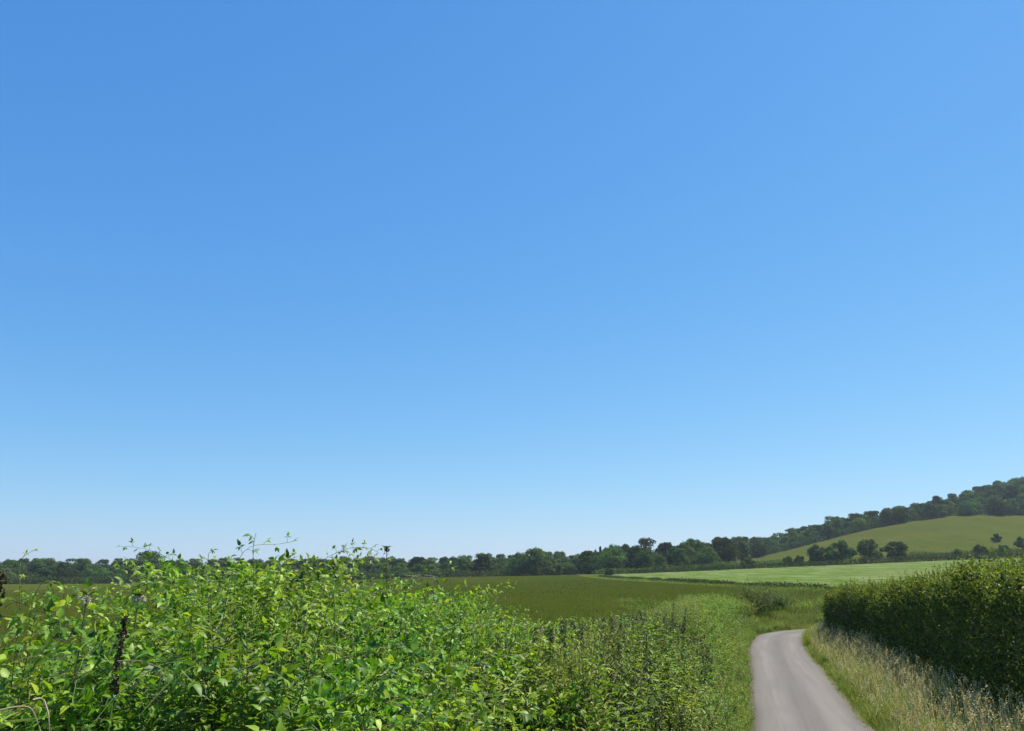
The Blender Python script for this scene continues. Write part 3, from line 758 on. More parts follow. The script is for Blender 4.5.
# ------------------------------------------------------------------ nettles
def nettle_proto(seed, H):
    r = np.random.default_rng(seed); g = Geo(); gs = Geo(); gt = Geo()
    pts = curve_pts(r, [0, 0, 0], r.uniform(0, 6.28), r.uniform(0, .12), H, r.uniform(-.1, .25), 10)
    tube(gs, pts, np.linspace(.005, .002, len(pts)), 4)
    z = np.linspace(0, 1, len(pts)); n = 0
    f = .12
    while f < 1:
        p = np.array([np.interp(f, z, pts[:, j]) for j in range(3)])
        a0 = n * np.pi / 2 + r.normal() * .25
        sz = .115 * (1 - .68 * f) * r.uniform(.85, 1.15)
        for a in (a0, a0 + np.pi):
            d = np.array([math.cos(a), math.sin(a), r.uniform(-.35, .15)])
            tube(gs, np.array([p, p + d * .025]), [.0013, .001], 3)
            leaves(g, [p + d * .025], [d - [0, 0, .35]], [[d[0] * .4, d[1] * .4, 1]], [sz], LEAF_V * np.array([.85, 1, 1.3]))
            if f > .5:
                for _ in range(3):
                    e = p + np.array([math.cos(a + r.normal() * .9), math.sin(a + r.normal() * .9), -r.uniform(.5, 1.6)]) * r.uniform(.025, .055)
                    tube(gt, np.array([p, (p + e) / 2 + [0, 0, .008], e]), [.002, .004, .002], 3)
        f += .055 * r.uniform(.8, 1.2) * (1.15 - .5 * f); n += 1
    root = empty('tmp')
    gs.build('stem', M_nstem, root); g.build('leaves', M_nettle, root); gt.build('seed_tassels', M_tassel, root)
    return root
NT = [nettle_proto(400 + k, 1.2) for k in range(7)]
nn_ = 0
LABN = 'dark upright nettle in the patch between the brambles and the lane'
tries = 0
while nn_ < 285 and tries < 4000:
    tries += 1
    ss = rng.uniform(7, 24); ll = rng.uniform(.9, 4.0)
    x, y = lpos(ss, ll); zl, u = ztop(x, y)
    if u < 490 or u > 705: continue
    if vnoise(x * .8, y * .8) < .33: continue
    g0 = g1(x, y); h = min(zl - g0 - rng.uniform(-.06, .3), 1.75 * (.6 + .4 * float(sstep(.8, 2.2, ll))) * rng.uniform(.85, 1.1))
    if h < .4: continue
    put(NT[rng.integers(len(NT))], 'nettle', x, y, g0 + max(0, h - 1.35) - .05, min(h, 1.35) / 1.2, LABN, 'nettle', 'nettles of the dark patch by the lane'); nn_ += 1
print('nettles', nn_)

# ------------------------------------------------------------------ docks, thistles, dead stalks
def dock(x, y, z, H, label, seed, name='dock_plant', head=.34, wid=.05):
    r = np.random.default_rng(seed); root = empty(name, (x, y, z)); gs = Geo(); g = Geo()
    pts = curve_pts(r, [0, 0, 0], 1., .02, H, .03, 10); pts[:, :2] -= pts[-1, :2]; tube(gs, pts, np.linspace(.006, .003, len(pts)), 5)
    n = 300; f = 1 - head * r.random(n) ** .9
    zz = np.linspace(0, 1, len(pts)); P = np.stack([np.interp(f, zz, pts[:, j]) for j in range(3)], -1)
    lump = .45 + .55 * np.abs(np.sin(f * 26)) * (1.05 - (f - (1 - head)) / head * .75)
    d = rdir(r, n); P = P + d * np.array([1, 1, .6]) * (wid * lump * np.sqrt(r.random(n)))[:, None]
    leaves(g, P, rdir(r, n), rdir(r, n), r.uniform(.010, .02, n), KITE_V * np.array([1.6, 1, 1]), KITE_F)
    gl = Geo()
    for k in range(6):
        a = r.uniform(0, 6.28); hz = r.uniform(.1, .45) * H
        leaves(gl, [[0, 0, hz]], [[math.cos(a), math.sin(a), .5]], [[0, 0, 1]], [r.uniform(.14, .22)], LANCE_V)
    gs.build('stem', M_cane, root); g.build('seed_spike', M_dock, root); gl.build('leaves', M_nettle, root)
    return tag(root, label, 'dock')
def pz(u, v, Y): return float(xu(u, Y, HC)), Y, HC + float(tv(v)) * Y
for (u, vt, Y, lab, sd, wd) in [(131, 616, 3.6, 'dark brown dock seed spike standing in the left of the thicket', 11, .026),
                            (3, 572, 3.4, 'dark dead dock spike at the extreme left edge of the thicket', 12, .028)]:
    x, y, z = pz(u, vt, Y); dock(x, y, z - .95, .95, lab, sd, wid=wd)
def thistle(u, v, Y, H, label, seed, pale):
    r = np.random.default_rng(seed); x, y, z = pz(u, v, Y); root = empty('thistle', (x, y, z - H)); gs = Geo(); g = Geo(); gh = Geo()
    pts = curve_pts(r, [0, 0, 0], 2., .02, H, .05, 8); tube(gs, pts, np.linspace(.006, .004, len(pts)), 5)
    top = pts[-1]
    for k in range(34):
        f = r.uniform(.3, 1); p = pts[min(int(f * 8), 7)] * (1 - (f * 8) % 1) + pts[min(int(f * 8) + 1, 8)] * ((f * 8) % 1)
        a = r.uniform(0, 6.28); up = .9 if f > .9 else .35
        leaves(g, [p], [[math.cos(a), math.sin(a), up]], [[-math.cos(a) * .5, -math.sin(a) * .5, 1]], [r.uniform(.05, .1) * (1 if f < .85 else .8)], LANCE_V * np.array([.8, 1, 1]))
    for k in range(10):
        a = r.uniform(0, 6.28); leaves(g, [top], [[math.cos(a), math.sin(a), .8]], [[0, 0, 1]], [r.uniform(.05, .08)], LANCE_V)
    for k in range(3):
        c = top + np.array([r.normal() * .009, r.normal() * .009, r.uniform(-.012, .01)]); n = 60; d = rdir(r, n)
        leaves(gh, c + d * .012, d, rdir(r, n), r.uniform(.008, .018, n), KITE_V, KITE_F)
    gs.build('stem', M_nstem, root); g.build('leaves', M_nettle, root); gh.build('flower_head', M_white if pale else M_tassel, root)
    return tag(root, label, 'thistle')
thistle(388, 549, 8.0, 1.1, 'lone thistle top poking above the far trees', 21, False)
thistle(86, 597, 4.2, 1.1, 'thistle with pale buds against the olive field', 22, True)
thistle(140, 598, 4.6, 1.1, 'pale thistle bud at the edge of the gap in the thicket', 23, True)
def stalk(pl, label, seed, rad=.0035):
    P = np.array([pz(*p) for p in pl]); d = np.concatenate([[0], np.cumsum(np.linalg.norm(np.diff(P, axis=0), axis=1))]); q = np.linspace(0, d[-1], 20)
    pts = np.stack([np.interp(q, d, P[:, j]) for j in range(3)], -1)
    for _ in range(4): pts[1:-1] = (pts[:-2] + 2 * pts[1:-1] + pts[2:]) / 4
    g = Geo(); o0 = pts[0].copy(); tube(g, pts - o0, np.linspace(rad, rad * .5, 20), 5); o = g.build('dry_stalk', M_dry); o.location = o0
    return tag(o, label, 'stalk')
stalk([(195, 648, 4.0), (196, 620, 4.0), (198, 600, 4.0), (196, 588, 4.0)], 'thin pale dry stalk standing upright in the thicket', 1)
stalk([(0, 719, 2.6), (25, 708, 2.65), (50, 705, 2.7), (64, 735, 2.7)], 'bent pale dry stalk arching in the left lower corner', 2)
stalk([(50, 700, 2.7), (60, 697, 2.75), (68, 715, 2.7), (72, 740, 2.7)], 'short brown hooked stalk in the left lower corner', 3)
stalk([(240, 673, 3.3), (255, 667, 3.3), (272, 659, 3.3)], 'straight pale dry stalk lying across the thicket', 4)
stalk([(405, 575, 5.2), (425, 578, 5.2), (436, 577, 5.2), (434, 590, 5.2)], 'pale dry stalk bending over at the right of the thicket', 5, .003)
stalk([(128, 661, 3.3), (150, 660, 3.3), (172, 668, 3.3), (170, 700, 3.3)], 'thin pale stalk curving over in the left of the thicket', 6, .003)
for p in [b[0] for b in BR] + NT:
    for c in list(p.children): bpy.data.objects.remove(c)
    bpy.data.objects.remove(p)

# ------------------------------------------------------------------ grass
def blades(g, r, x, y, z, h, w, bend, mi=0):
    n = len(x); a = r.uniform(0, 2 * np.pi, n); ux, uy = np.cos(a), np.sin(a)
    b = r.uniform(.15, 1., n) * bend; sx, sy = -uy, ux
    V = np.empty((n, 7, 3)); fs = [0, .4, .75, 1.]
    for k, f in enumerate(fs):
        cx = x + ux * b * h * f ** 2; cy = y + uy * b * h * f ** 2; cz = z + h * (f - .22 * b * f ** 2)
        ww = w * (1 - f ** 1.5) * .5
        if k < 3:
            V[:, 2 * k] = np.stack([cx - sx * ww, cy - sy * ww, cz], -1); V[:, 2 * k + 1] = np.stack([cx + sx * ww, cy + sy * ww, cz], -1)
        else: V[:, 6] = np.stack([cx, cy, cz], -1)
    o = (np.arange(n) * 7)[:, None]
    g.add(V.reshape(-1, 3), np.concatenate([o + np.array([[0, 1, 3, 2]]), o + np.array([[2, 3, 5, 4]])]), mi)
    g.Fs.append((np.concatenate([o + np.array([[4, 5, 6]])]) + g.n - n * 7, mi))
def seedheads(g, r, x, y, z, h):
    n = len(x); a = r.uniform(0, 2 * np.pi, n); b = r.uniform(.05, .4, n)
    ux, uy = np.cos(a), np.sin(a); V = np.empty((n, 6, 3))
    for k, f in enumerate([0, .5, 1.]):
        cx = x + ux * b * h * f ** 2; cy = y + uy * b * h * f ** 2; cz = z + h * (f - .1 * b * f)
        V[:, 2 * k] = np.stack([cx - uy * .0022, cy + ux * .0022, cz], -1); V[:, 2 * k + 1] = np.stack([cx + uy * .0022, cy - ux * .0022, cz], -1)
    o = (np.arange(n) * 6)[:, None]
    g.add(V.reshape(-1, 3), np.concatenate([o + np.array([[0, 1, 3, 2]]), o + np.array([[2, 3, 5, 4]])]), 0)
    tip = np.stack([x + ux * b * h, y + uy * b * h, z + h * (1 - .1 * b)], -1)
    for k in range(7):
        P = tip + np.stack([ux, uy, -1 + 0 * ux], -1) * (k * .02) * np.array([.6, .6, 1]) + r.normal(size=(n, 3)) * .007
        D = r.normal(size=(n, 3)) * .7 + np.stack([ux, uy, .4 + 0 * ux], -1)
        leaves(g, P, D, rdir(r, n), r.uniform(.018, .04, n), KITE_V, KITE_F, 0)
def lane_pts(r, n, s0, s1, l0, l1):
    s = r.uniform(s0, s1, n); l = r.uniform(l0, l1, n); k = np.clip(s * 2 + S0, 0, len(LEs) - 1.01); i = k.astype(int)
    p = LEs[i] * (1 - (k - i))[:, None] + LEs[i + 1] * (k - i)[:, None] - LEn[i] * l[:, None]
    return p[:, 0], p[:, 1], s, l

r = np.random.default_rng(55)
# right verge
g = Geo()
x, y, s, l = lane_pts(r, 62000, 9, 56, -5.6, -RW + .1); d = -l - RW
cl = vnoise(x * .9, y * .9); h = (.20 + .30 * sstep(0, .7, d)) * (.4 + 1.05 * cl) * r.uniform(.6, 1.25, len(x))
blades(g, r, x, y, zt(x, y) - .02, h, r.uniform(.006, .013, len(x)), 1.3)
x, y, s, l = lane_pts(r, 9000, 39, 53, -RW - 1.7, -RW + .05)
blades(g, r, x, y, zt(x, y) - .02, r.uniform(.4, .75, len(x)), r.uniform(.008, .015, len(x)), .9)
x, y, s, l = lane_pts(r, 9000, 9, 56, -RW - .45, -RW + .1)
blades(g, r, x, y, zt(x, y) + .03, r.uniform(.04, .16, len(x)), r.uniform(.006, .012, len(x)), 1.)
tag(g.build('verge_grass', M_grass), 'tall dry grass on the right verge between lane and hedge', kind='stuff')
g = Geo()
x, y, s, l = lane_pts(r, 3600, 9, 54, -4.3, -RW - .25); d = -l - RW
seedheads(g, r, x, y, zt(x, y), r.uniform(.45, .95, len(x)) * (.6 + .4 * sstep(.2, 1.2, d)))
tag(g.build('seeding_grass', M_seed), 'pale feathery grass heads along the right verge', kind='stuff')
# left bank and verge
g = Geo()
x, y, s, l = lane_pts(r, 42000, 3.5, 52, -.1, 5.2)
cl = vnoise(x * .8 + 7, y * .8); h = (.08 + .30 * sstep(.1, 1.5, l)) * (.3 + 1. * cl) * r.uniform(.6, 1.3, len(x))
lim = HC + tv(np.interp(ucol(x, y, 2.2), TOP_U, TOP_V) - 4) * y - zt(x, y); h = np.minimum(h, np.maximum(lim, .1))
blades(g, r, x, y, zt(x, y) - .02, h, r.uniform(.006, .014, len(x)), .8)
x, y, s, l = lane_pts(r, 9000, 9, 52, -.1, .45)
blades(g, r, x, y, zt(x, y) + .03, r.uniform(.04, .16, len(x)), r.uniform(.006, .012, len(x)), 1.)
tag(g.build('bank_grass', M_grassg), 'rank green grass and weeds on the left bank beside the lane', kind='stuff')
g = Geo()
x, y, s, l = lane_pts(r, 900, 5, 48, .3, 4.6); hh = r.uniform(.4, 1.0, len(x))
lim = HC + tv(np.interp(ucol(x, y, 2.2), TOP_U, TOP_V) - 6) * y - zt(x, y)
seedheads(g, r, x, y, zt(x, y), np.minimum(hh, np.maximum(lim, .3)))
tag(g.build('seeding_bank_grass', M_seed), 'scattered pale grass heads among the left bank weeds', kind='stuff')
# rough grass beyond the bend
g = Geo()
n = 60000; y = r.uniform(46, 98, n); x = r.uniform(4, 46, n); l = road_lat(x, y)
keep = (l < -.15) & (x > np.interp(y, WR_Y, WR_X) - .6) & (x < .46 * y + 2); x, y, l = x[keep], y[keep], l[keep]
cl = vnoise(x * .35, y * .35); h = (.12 + .28 * sstep(0, 2, -l)) * (.3 + 1.3 * cl) * r.uniform(.6, 1.2, len(x))
blades(g, r, x, y, zt(x, y) - .03, h, r.uniform(.02, .04, len(x)), .7)
tag(g.build('rough_grass', leaf_mat('slope_grass', [(0, (.09, .14, .018)), (.55, (.15, .20, .03)), (.85, (.24, .25, .06)), (1, (.36, .32, .13))], rough=.6, transl=.3, spec=.1, patch=(.25, .6, (.09, .15, .02)))), 'rough grass slope beyond the bend in the lane', kind='stuff')
g = Geo()
n = 45000; y = r.uniform(86, 300, n); f = r.random(n); x = (np.interp(y, WR_Y, WR_X) - .3) * (1 - f) + xu(np.interp(y, gy_lo[:6][::-1], gy_u[:6][::-1]), y, 1.) * f
cl = vnoise(x * .25, y * .25); blades(g, r, x, y, zt(x, y) + .08, r.uniform(.15, .4, n) * (.4 + 1.2 * cl), r.uniform(.03, .06, n) * (y / 110), .7)
tag(g.build('margin_grass', M_grass), 'rank pale grass standing in the margin between the two fields', kind='stuff')
# the crop's own blades where one is near enough to see them
g = Geo()
n = 80000; y = 24 + 170 * r.random(n) ** 2.2; x = np.interp(y, WR_Y, WR_X) - .2 - (y * .95) * r.random(n)
blades(g, r, x, y, zt(x, y) + .28, r.uniform(.16, .34, n), r.uniform(.015, .03, n) * (y / 45), .5)
tag(g.build('cereal_crop', M_crop), 'standing cereal stalks in the nearer part of the olive field', kind='stuff')

# ------------------------------------------------------------------ leafy weeds: left bank herbs and bank bushes
def herb_proto(seed, H, W, n, leaf, mat):
    r = np.random.default_rng(seed); g = Geo(); gs = Geo()
    for k in range(n):
        az = r.uniform(0, 6.28); pts = curve_pts(r, [r.uniform(-.5, .5) * W * .5, r.uniform(-.5, .5) * W * .5, 0], az, r.uniform(0, .35), H * r.uniform(.65, 1.05), r.uniform(0, .8), 8)
        tube(gs, pts, np.linspace(.004, .0015, len(pts)), 3)
        m = 26; f = r.uniform(.15, 1, m); P = np.stack([np.interp(f, np.linspace(0, 1, len(pts)), pts[:, j]) for j in range(3)], -1)
        a = r.uniform(0, 6.28, m); D = np.stack([np.cos(a), np.sin(a), r.uniform(-.3, .7, m)], -1)
        leaves(g, P, D, rdir(r, m) * .5 + [0, 0, 1], leaf * (1.2 - .6 * f) * r.uniform(.7, 1.3, m), LANCE_V)
    root = empty('tmp'); gs.build('stems', M_nstem, root); g.build('leaves', mat, root)
    return root
M_weed = leaf_mat('weed_leaf', [(0, (.07, .14, .016)), (.5, (.18, .31, .034)), (1, (.33, .46, .07))], rough=.48, transl=.42, spec=.32, obj_var=.25)
HB = [herb_proto(500 + k, 1.0, .85, 20, .098, M_weed) for k in range(5)]
cnt = 0; tries = 0
while cnt < 285 and tries < 8000:
    tries += 1
    ss = 6 + 42 * rng.random() ** 1.2; ll = .2 + 4.2 * rng.random() ** 1.25; x, y = lpos(ss, ll); zl, u = ztop(x, y)
    if u < 430: continue
    if 500 < u < 685 and rng.random() < .72: continue
    if u < 700 and vnoise(x * .8, y * .8) > .55 and ll < 3.6: continue
    g0 = g1(x, y); h = min(zl - g0 + rng.uniform(-.1, .08), 1.8 * (.35 + .65 * float(sstep(.2, 1.7, ll))) * rng.uniform(.8, 1.15))
    if h < .3: continue
    put(HB[rng.integers(len(HB))], 'leafy_weed', x, y, g0 - .05 + max(0, h - 1.35), min(h, 1.35), 'bright green leafy weed on the bank left of the lane', 'weed', 'leafy weeds of the left bank'); cnt += 1
M_will = leaf_mat('willowherb_leaf', [(0, (.07, .115, .018)), (.5, (.16, .23, .034)), (1, (.28, .35, .065))], rough=.5, transl=.38, spec=.28, obj_var=.3)
def willow_proto(seed):
    r = np.random.default_rng(seed); g = Geo(); gs = Geo()
    for k in range(6):
        pts = curve_pts(r, [r.normal() * .12, r.normal() * .12, 0], r.uniform(0, 6.28), r.uniform(0, .2), r.uniform(.75, 1.02), r.uniform(-.1, .3), 8)
        tube(gs, pts, np.linspace(.004, .0015, len(pts)), 3)
        m = 46; f = np.linspace(.12, 1, m); P = np.stack([np.interp(f, np.linspace(0, 1, len(pts)), pts[:, j]) for j in range(3)], -1)
        a = np.arange(m) * 2.4 + r.normal(size=m) * .3; D = np.stack([np.cos(a), np.sin(a), .45 + .7 * f ** 2 + r.normal(size=m) * .15], -1)
        leaves(g, P, D, np.stack([-np.cos(a) * .4, -np.sin(a) * .4, 1 + 0 * a], -1), .115 * (1.1 - .75 * f) * r.uniform(.8, 1.2, m), LANCE_V)
    root = empty('tmp'); gs.build('stems', M_nstem, root); g.build('leaves', M_will, root, smooth=True)
    return root
WH = [willow_proto(550 + k) for k in range(5)]
cnt = 0; tries = 0
while cnt < 260 and tries < 8000:
    tries += 1
    ss = 6.5 + 38 * rng.random() ** 1.4; ll = rng.uniform(.45, 4.4); x, y = lpos(ss, ll); zl, u = ztop(x, y)
    if u < 480: continue
    if u < 685 and rng.random() < .5: continue
    g0 = g1(x, y); h = min(zl - g0 + rng.uniform(-.15, .08), 1.8 * (.35 + .65 * float(sstep(.2, 1.7, ll))) * rng.uniform(.8, 1.15))
    if h < .3: continue
    put(WH[rng.integers(len(WH))], 'willowherb', x, y, g0 - .05 + max(0, h - 1.25), min(h, 1.25), 'upright narrow leaved herb among the weeds of the left bank', 'herb', 'narrow leaved herbs of the left bank'); cnt += 1
cnt = 0; tries = 0
while cnt < 34 and tries < 4000:
    tries += 1
    ss = rng.uniform(2.5, 11); ll = rng.uniform(1.7, 4.4); x, y = lpos(ss, ll); zl, u = ztop(x, y)
    if u < -40 or u > 520 or math.hypot(x, y) < 2.6: continue
    h = rng.uniform(.8, 1.15); z = min(zl - rng.uniform(.05, .3), g1(x, y) + 1.75) - h
    put((HB + WH)[rng.integers(10)], 'thicket_herb', x, y, z, h, 'fine leaved herb growing up through the bramble thicket', 'herb', 'herbs among the brambles'); cnt += 1
cnt = 0
while cnt < 240:                          # low herbs at the lane's edge
    ss = 9 + 42 * rng.random() ** 1.3; ll = rng.uniform(.02, .7); x, y = lpos(ss, ll); g0 = g1(x, y)
    put((HB + WH)[rng.integers(10)], 'lane_herb', x, y, g0 - .04, rng.uniform(.28, .55) + .35 * ll, 'low green herb hanging over the left edge of the lane', 'herb', 'low herbs at the lane edge'); cnt += 1
cnt = 0
while cnt < 90:
    ss = 10 + 40 * rng.random() ** 1.2; ll = -RW - rng.uniform(.05, 1.9); x, y = lpos(ss, ll); g0 = g1(x, y)
    put((HB + WH)[rng.integers(10)], 'verge_herb', x, y, g0 - .04, rng.uniform(.25, .5), 'green herb growing in the dry grass of the right verge', 'herb', 'herbs in the right verge'); cnt += 1
for k in range(70):                       # beyond the bend
    y = rng.uniform(50, 72); x = rng.uniform(8, 30); l = float(road_lat(x, y)[0])
    if l > -.8: continue
    put(HB[rng.integers(len(HB))], 'leafy_weed', x, y, g1(x, y) - .05, rng.uniform(.7, 1.3), 'leafy weed on the rough slope beyond the bend of the lane', 'weed', 'leafy weeds beyond the bend')
for (u, Y, w_, lab) in [(756, 50.8, 1.75, 'dark rounded bush on the outside of the bend in the lane'), (779, 56, 1.3, 'smaller green bush right of the dark one at the bend'), (742, 47.5, 1.0, 'grey green bush where the left bank meets the bend')]:
    x, y = at(u, Y); b = herb_proto(700 + u, 1.35 * w_, 1.9 * w_, 170, .13, M_nettle if 'dark' in lab else M_will); b.name = 'bank_bush'; b.location = (x, y, g1(x, y) - .05)
    for c in b.children: c.name = c.name.split('.')[0]
    tag(b, lab, 'bush')
for p in HB + WH:
    for c in list(p.children): bpy.data.objects.remove(c)
    bpy.data.objects.remove(p)

# ------------------------------------------------------------------ hawthorn hedge on the right
def right_hedge():
    r = np.random.default_rng(77)
    RE = LEs + LEn * (RW + 3.1 - 1.2 * sstep(22, 44, (np.arange(len(LEs)) - S0) * .5))[:, None]
    k0 = S0 + 12; P = RE[k0:k0 + 84].copy()                      # from 6 m ahead to the bend
    last = P[-1]
    t = nrm(P[-1] - P[-3])
    for q in range(36):                                          # then it follows the bend
        a = R(16 + min(q, 16) * 3.2); P = np.concatenate([P, [P[-1] + .5 * np.array([math.sin(a), math.cos(a)])]])
    P[:, 0] = P[:, 0]
    for _ in range(6): P[1:-1] = (P[:-2] + 2 * P[1:-1] + P[2:]) / 4
    nn = pnormals(P); m = len(P); sd = np.arange(m) * .5 + 6
    base = zt(P[:, 0], P[:, 1])
    ztopv = np.interp(sd, [6, 16, 20, 25, 32, 38, 45, 52, 70], [3.5, 3.3, 3.24, 3.08, 2.70, 2.45, 2.2, 2.1, 2.0])
    H = ztopv - base + .26 * (vnoise(sd * .55, 1 + 0 * sd) - .5) + .2 * (vnoise(sd * 1.7, 4 + 0 * sd) - .5); W = 1.7
    root = empty('hawthorn_hedge', (P[0, 0], P[0, 1], base[0])); o0 = np.array(root.location)
    def surf(n, depth, face_w, k=None):
        k = r.integers(0, m - 1, n) if k is None else k; f = r.random(n); kk = k + f
        px = np.stack([np.interp(kk, np.arange(m), P[:, j]) for j in range(2)], -1); nx = nn[k]; h = np.interp(kk, np.arange(m), H); b = np.interp(kk, np.arange(m), base)
        q = r.random(n)
        # rounded-box section: parameter runs up the lane face, over the top, down the back
        a = np.where(q < face_w[0], 0, np.where(q < face_w[0] + face_w[1], 1, 2)); v = r.random(n)
        top_l = r.uniform(-1, 1, n)
        lat = np.where(a == 0, -1., np.where(a == 1, top_l, 1.)); up = np.where(a == 1, 1., v)
        lump = 1 + .62 * (vnoise(kk * .9 + lat, up * h * 1.6 + 3) - .5) + .18 * (vnoise(kk * 2.3, up * h * 3.1 + lat * 2) - .5)
        taper = 1 - .14 * up - .25 * (1 - sstep(0, .2, up)); rnd = np.where(a != 1, 1 - .18 * sstep(.8, 1., up), 1)
        upz = np.where(a == 1, h * (1 - .10 * np.abs(lat) ** 4), up * h * .97)
        di = depth * r.random(n) ** 1.3
        latm = lat * W * .5 * taper * rnd * lump; latm = np.where(a == 1, latm, np.sign(latm) * np.maximum(np.abs(latm) - di, .05))
        upz = np.where(a == 1, upz * (.94 + .06 * lump) - di, upz)
        xy = px + nx * latm[:, None]
        pos = np.concatenate([xy, (b + upz)[:, None]], -1)
        nor = np.where((a == 1)[:, None], np.array([[0, 0, 1.]]), np.concatenate([nx * lat[:, None], .25 * np.ones((n, 1))], -1))
        return pos - o0, nor, a, up
    n = 230000
    # more leaves where the hedge is near the lens's end of the lane
    w = np.where(sd < 62, 1., .5)[:-1]; k = r.choice(m - 1, n, p=w / w.sum())
    pos, nor, a, up = surf(n, .42, (.42, .33), k)
    N = nrm(nor + .75 * r.normal(size=(n, 3))); D = np.cross(N, rdir(r, n))
    size = r.uniform(.035, .072, n)
    topm = ((a == 1) | (up + .5 * (vnoise(pos[:, 1] * 1.3, pos[:, 2] * 1.8) - .5) + .1 * r.normal(size=n) > .93))  # top and upper-face leaves take the lighter colour, painted as sunlit
    g = Geo(); i = ~topm; leaves(g, pos[i], D[i], N[i], size[i], KITE_V * np.array([1.2, 1, 1]), KITE_F)
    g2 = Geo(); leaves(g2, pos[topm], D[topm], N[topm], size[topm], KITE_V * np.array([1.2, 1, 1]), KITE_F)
    # young shoots sticking out of the trimmed top and shoulders
    ns = 3600; pos, nor, a, up = surf(ns, .05, (.42, .5))
    ok = (up > .75) | (r.random(ns) < .4); pos, nor = pos[ok], nor[ok]; gt = Geo()
    for p, q in zip(pos, nor):
        L_ = r.uniform(.08, .22) + .3 * r.random() ** 4; d = nrm(q + np.array([r.normal() * .35, r.normal() * .35, .9])); e = p + d * L_
        tube(gt, np.array([p - d * .1, (p + e) / 2, e]), [.004, .003, .001], 3)
        mm = int(4 + L_ * 26); f = r.random(mm)[:, None]; PP = p + (e - p) * f; DD = rdir(r, mm) + d * .5
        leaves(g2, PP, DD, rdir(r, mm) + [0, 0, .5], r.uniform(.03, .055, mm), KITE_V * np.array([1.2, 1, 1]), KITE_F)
    # stems and twigs
    for i in range(0, m - 1):
        for _ in range(3):
            b = np.array([*(P[i] + nn[i] * r.uniform(-.35, .35)), base[i] - .1]) - o0; tip = b + np.array([r.normal() * .35, r.normal() * .35, H[i] * r.uniform(.6, .92)])
            mid = (b + tip) / 2 + r.normal(size=3) * .12
            tube(gt, np.array([b, mid, tip]), [.022, .014, .005], 4)
            for _ in range(5):
                s_ = r.random(); st = mid * (1 - s_) + tip * s_; en = st + np.array([r.normal() * .35, r.normal() * .35, r.uniform(0, .35)])
                tube(gt, np.array([st, en]), [.008, .003], 3)
    # dense inner growth so that no light falls straight through
    nI = 40000; pos, nor, a, up = surf(nI, .75, (.45, .1)); gI = Geo()
    leaves(gI, pos * 1., rdir(r, nI), rdir(r, nI), r.uniform(.08, .13, nI), KITE_V * np.array([1.2, 1, 1]), KITE_F)
    gt.build('branches', M_twig, root); gI.build('inner_foliage', M_haw, root); g.build('foliage', M_haw, root); g2.build('sunlit_top_and_shoots', M_hawtop, root)
    tag(root, 'tall clipped dark hawthorn hedge with bright top along the right of the lane', 'hedge')
right_hedge()

# ------------------------------------------------------------------ haze
def haze():
    g = Geo(); a, b, z0, z1 = -3100, 3100, -8, 110
    V = [[a, a, z0], [b, a, z0], [b, b, z0], [a, b, z0], [a, a, z1], [b, a, z1], [b, b, z1], [a, b, z1]]
    g.add(V, [[0, 3, 2, 1], [4, 5, 6, 7], [0, 1, 5, 4], [1, 2, 6, 5], [2, 3, 7, 6], [3, 0, 4, 7]])
    m, nt, out = newmat('haze'); v = nt.nodes.new('ShaderNodeVolumePrincipled')
    v.inputs['Color'].default_value = (.78, .88, 1, 1); v.inputs['Density'].default_value = .00014; v.inputs['Anisotropy'].default_value = .2
    nt.links.new(v.outputs[0], out.inputs['Volume'])
    tag(g.build('haze', m), 'thin blue summer haze over the valley', kind='stuff')
haze()
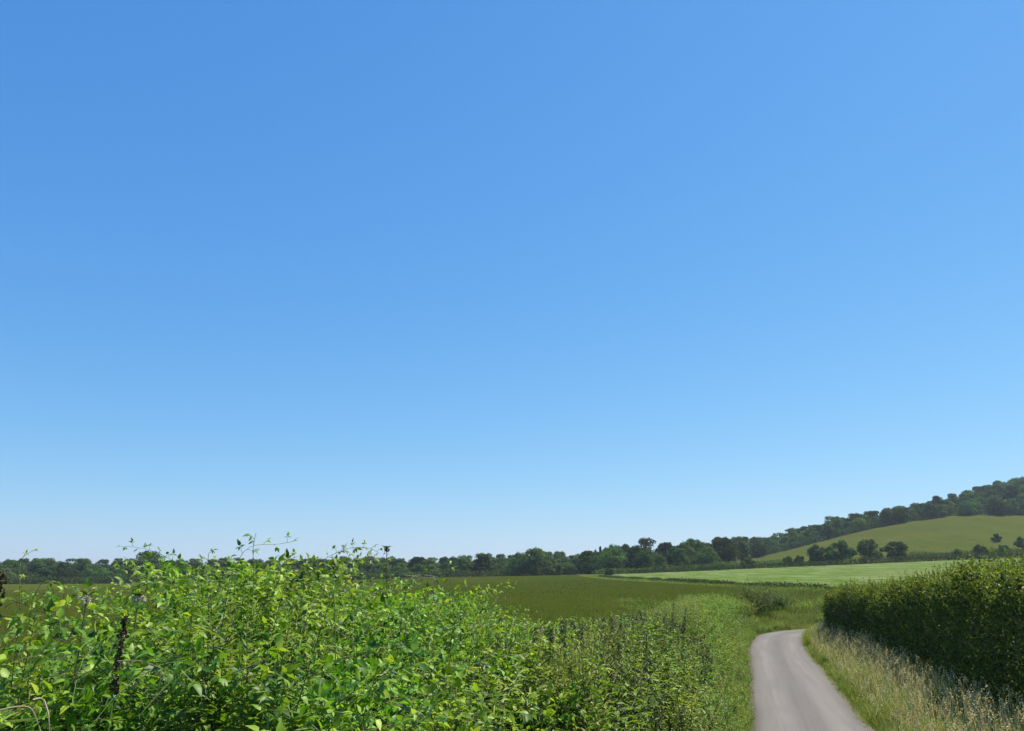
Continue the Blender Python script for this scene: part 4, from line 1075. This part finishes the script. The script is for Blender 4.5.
# ------------------------------------------------------------------ light, sky, camera
AZ, EL = R(60), R(59)            # sun to the right and a little ahead
EXPO = .5
w = bpy.data.worlds.new('World'); SC.world = w; w.use_nodes = True
nt = w.node_tree; bg = nt.nodes['Background']
sky = nt.nodes.new('ShaderNodeTexSky'); sky.sky_type = 'NISHITA'; sky.sun_disc = False
sky.sun_elevation = EL; sky.sun_rotation = AZ; sky.altitude = 100; sky.air_density = 1.0; sky.dust_density = .2; sky.ozone_density = 4.0
# the camera's colour response: one power curve per channel on the sky light
sp = nt.nodes.new('ShaderNodeSeparateColor'); cb = nt.nodes.new('ShaderNodeCombineColor')
nt.links.new(sky.outputs[0], sp.inputs[0])
for ch, (gm, gn) in enumerate([(1.13, .965), (.745, 1.0), (.40, 1.10)]):
    a = node(nt, 'ShaderNodeMath', operation='MULTIPLY'); a.inputs[1].default_value = .1
    b = node(nt, 'ShaderNodeMath', operation='POWER'); b.inputs[1].default_value = gm
    c = node(nt, 'ShaderNodeMath', operation='MULTIPLY'); c.inputs[1].default_value = gn * 10 / 2 ** EXPO
    nt.links.new(sp.outputs[ch], a.inputs[0]); nt.links.new(a.outputs[0], b.inputs[0]); nt.links.new(b.outputs[0], c.inputs[0]); nt.links.new(c.outputs[0], cb.inputs[ch])
nt.links.new(cb.outputs[0], bg.inputs['Color']); bg.inputs['Strength'].default_value = .1
sl = bpy.data.lights.new('sun', 'SUN'); sl.energy = 5.0; sl.angle = R(.53); sl.color = (1, .92, .78)
so = bpy.data.objects.new('sun', sl); COL.objects.link(so)
dvec = Vector((math.sin(AZ) * math.cos(EL), math.cos(AZ) * math.cos(EL), math.sin(EL)))
so.rotation_euler = dvec.to_track_quat('Z', 'Y').to_euler(); so.location = (40, 10, 60)
cam = bpy.data.cameras.new('camera'); co = bpy.data.objects.new('camera', cam); COL.objects.link(co)
co.location = (0, 0, HC); co.rotation_euler = (R(90) + TH, 0, 0)
cam.sensor_width = 36; cam.lens = F / 1024 * 36; cam.clip_start = .05; cam.clip_end = 20000
SC.camera = co
SC.view_settings.view_transform = 'Standard'; SC.view_settings.look = 'None'; SC.view_settings.exposure = EXPO; SC.view_settings.gamma = 1
SC.render.engine = 'CYCLES'; SC.cycles.max_bounces = 8; SC.cycles.transmission_bounces = 4; SC.cycles.diffuse_bounces = 4
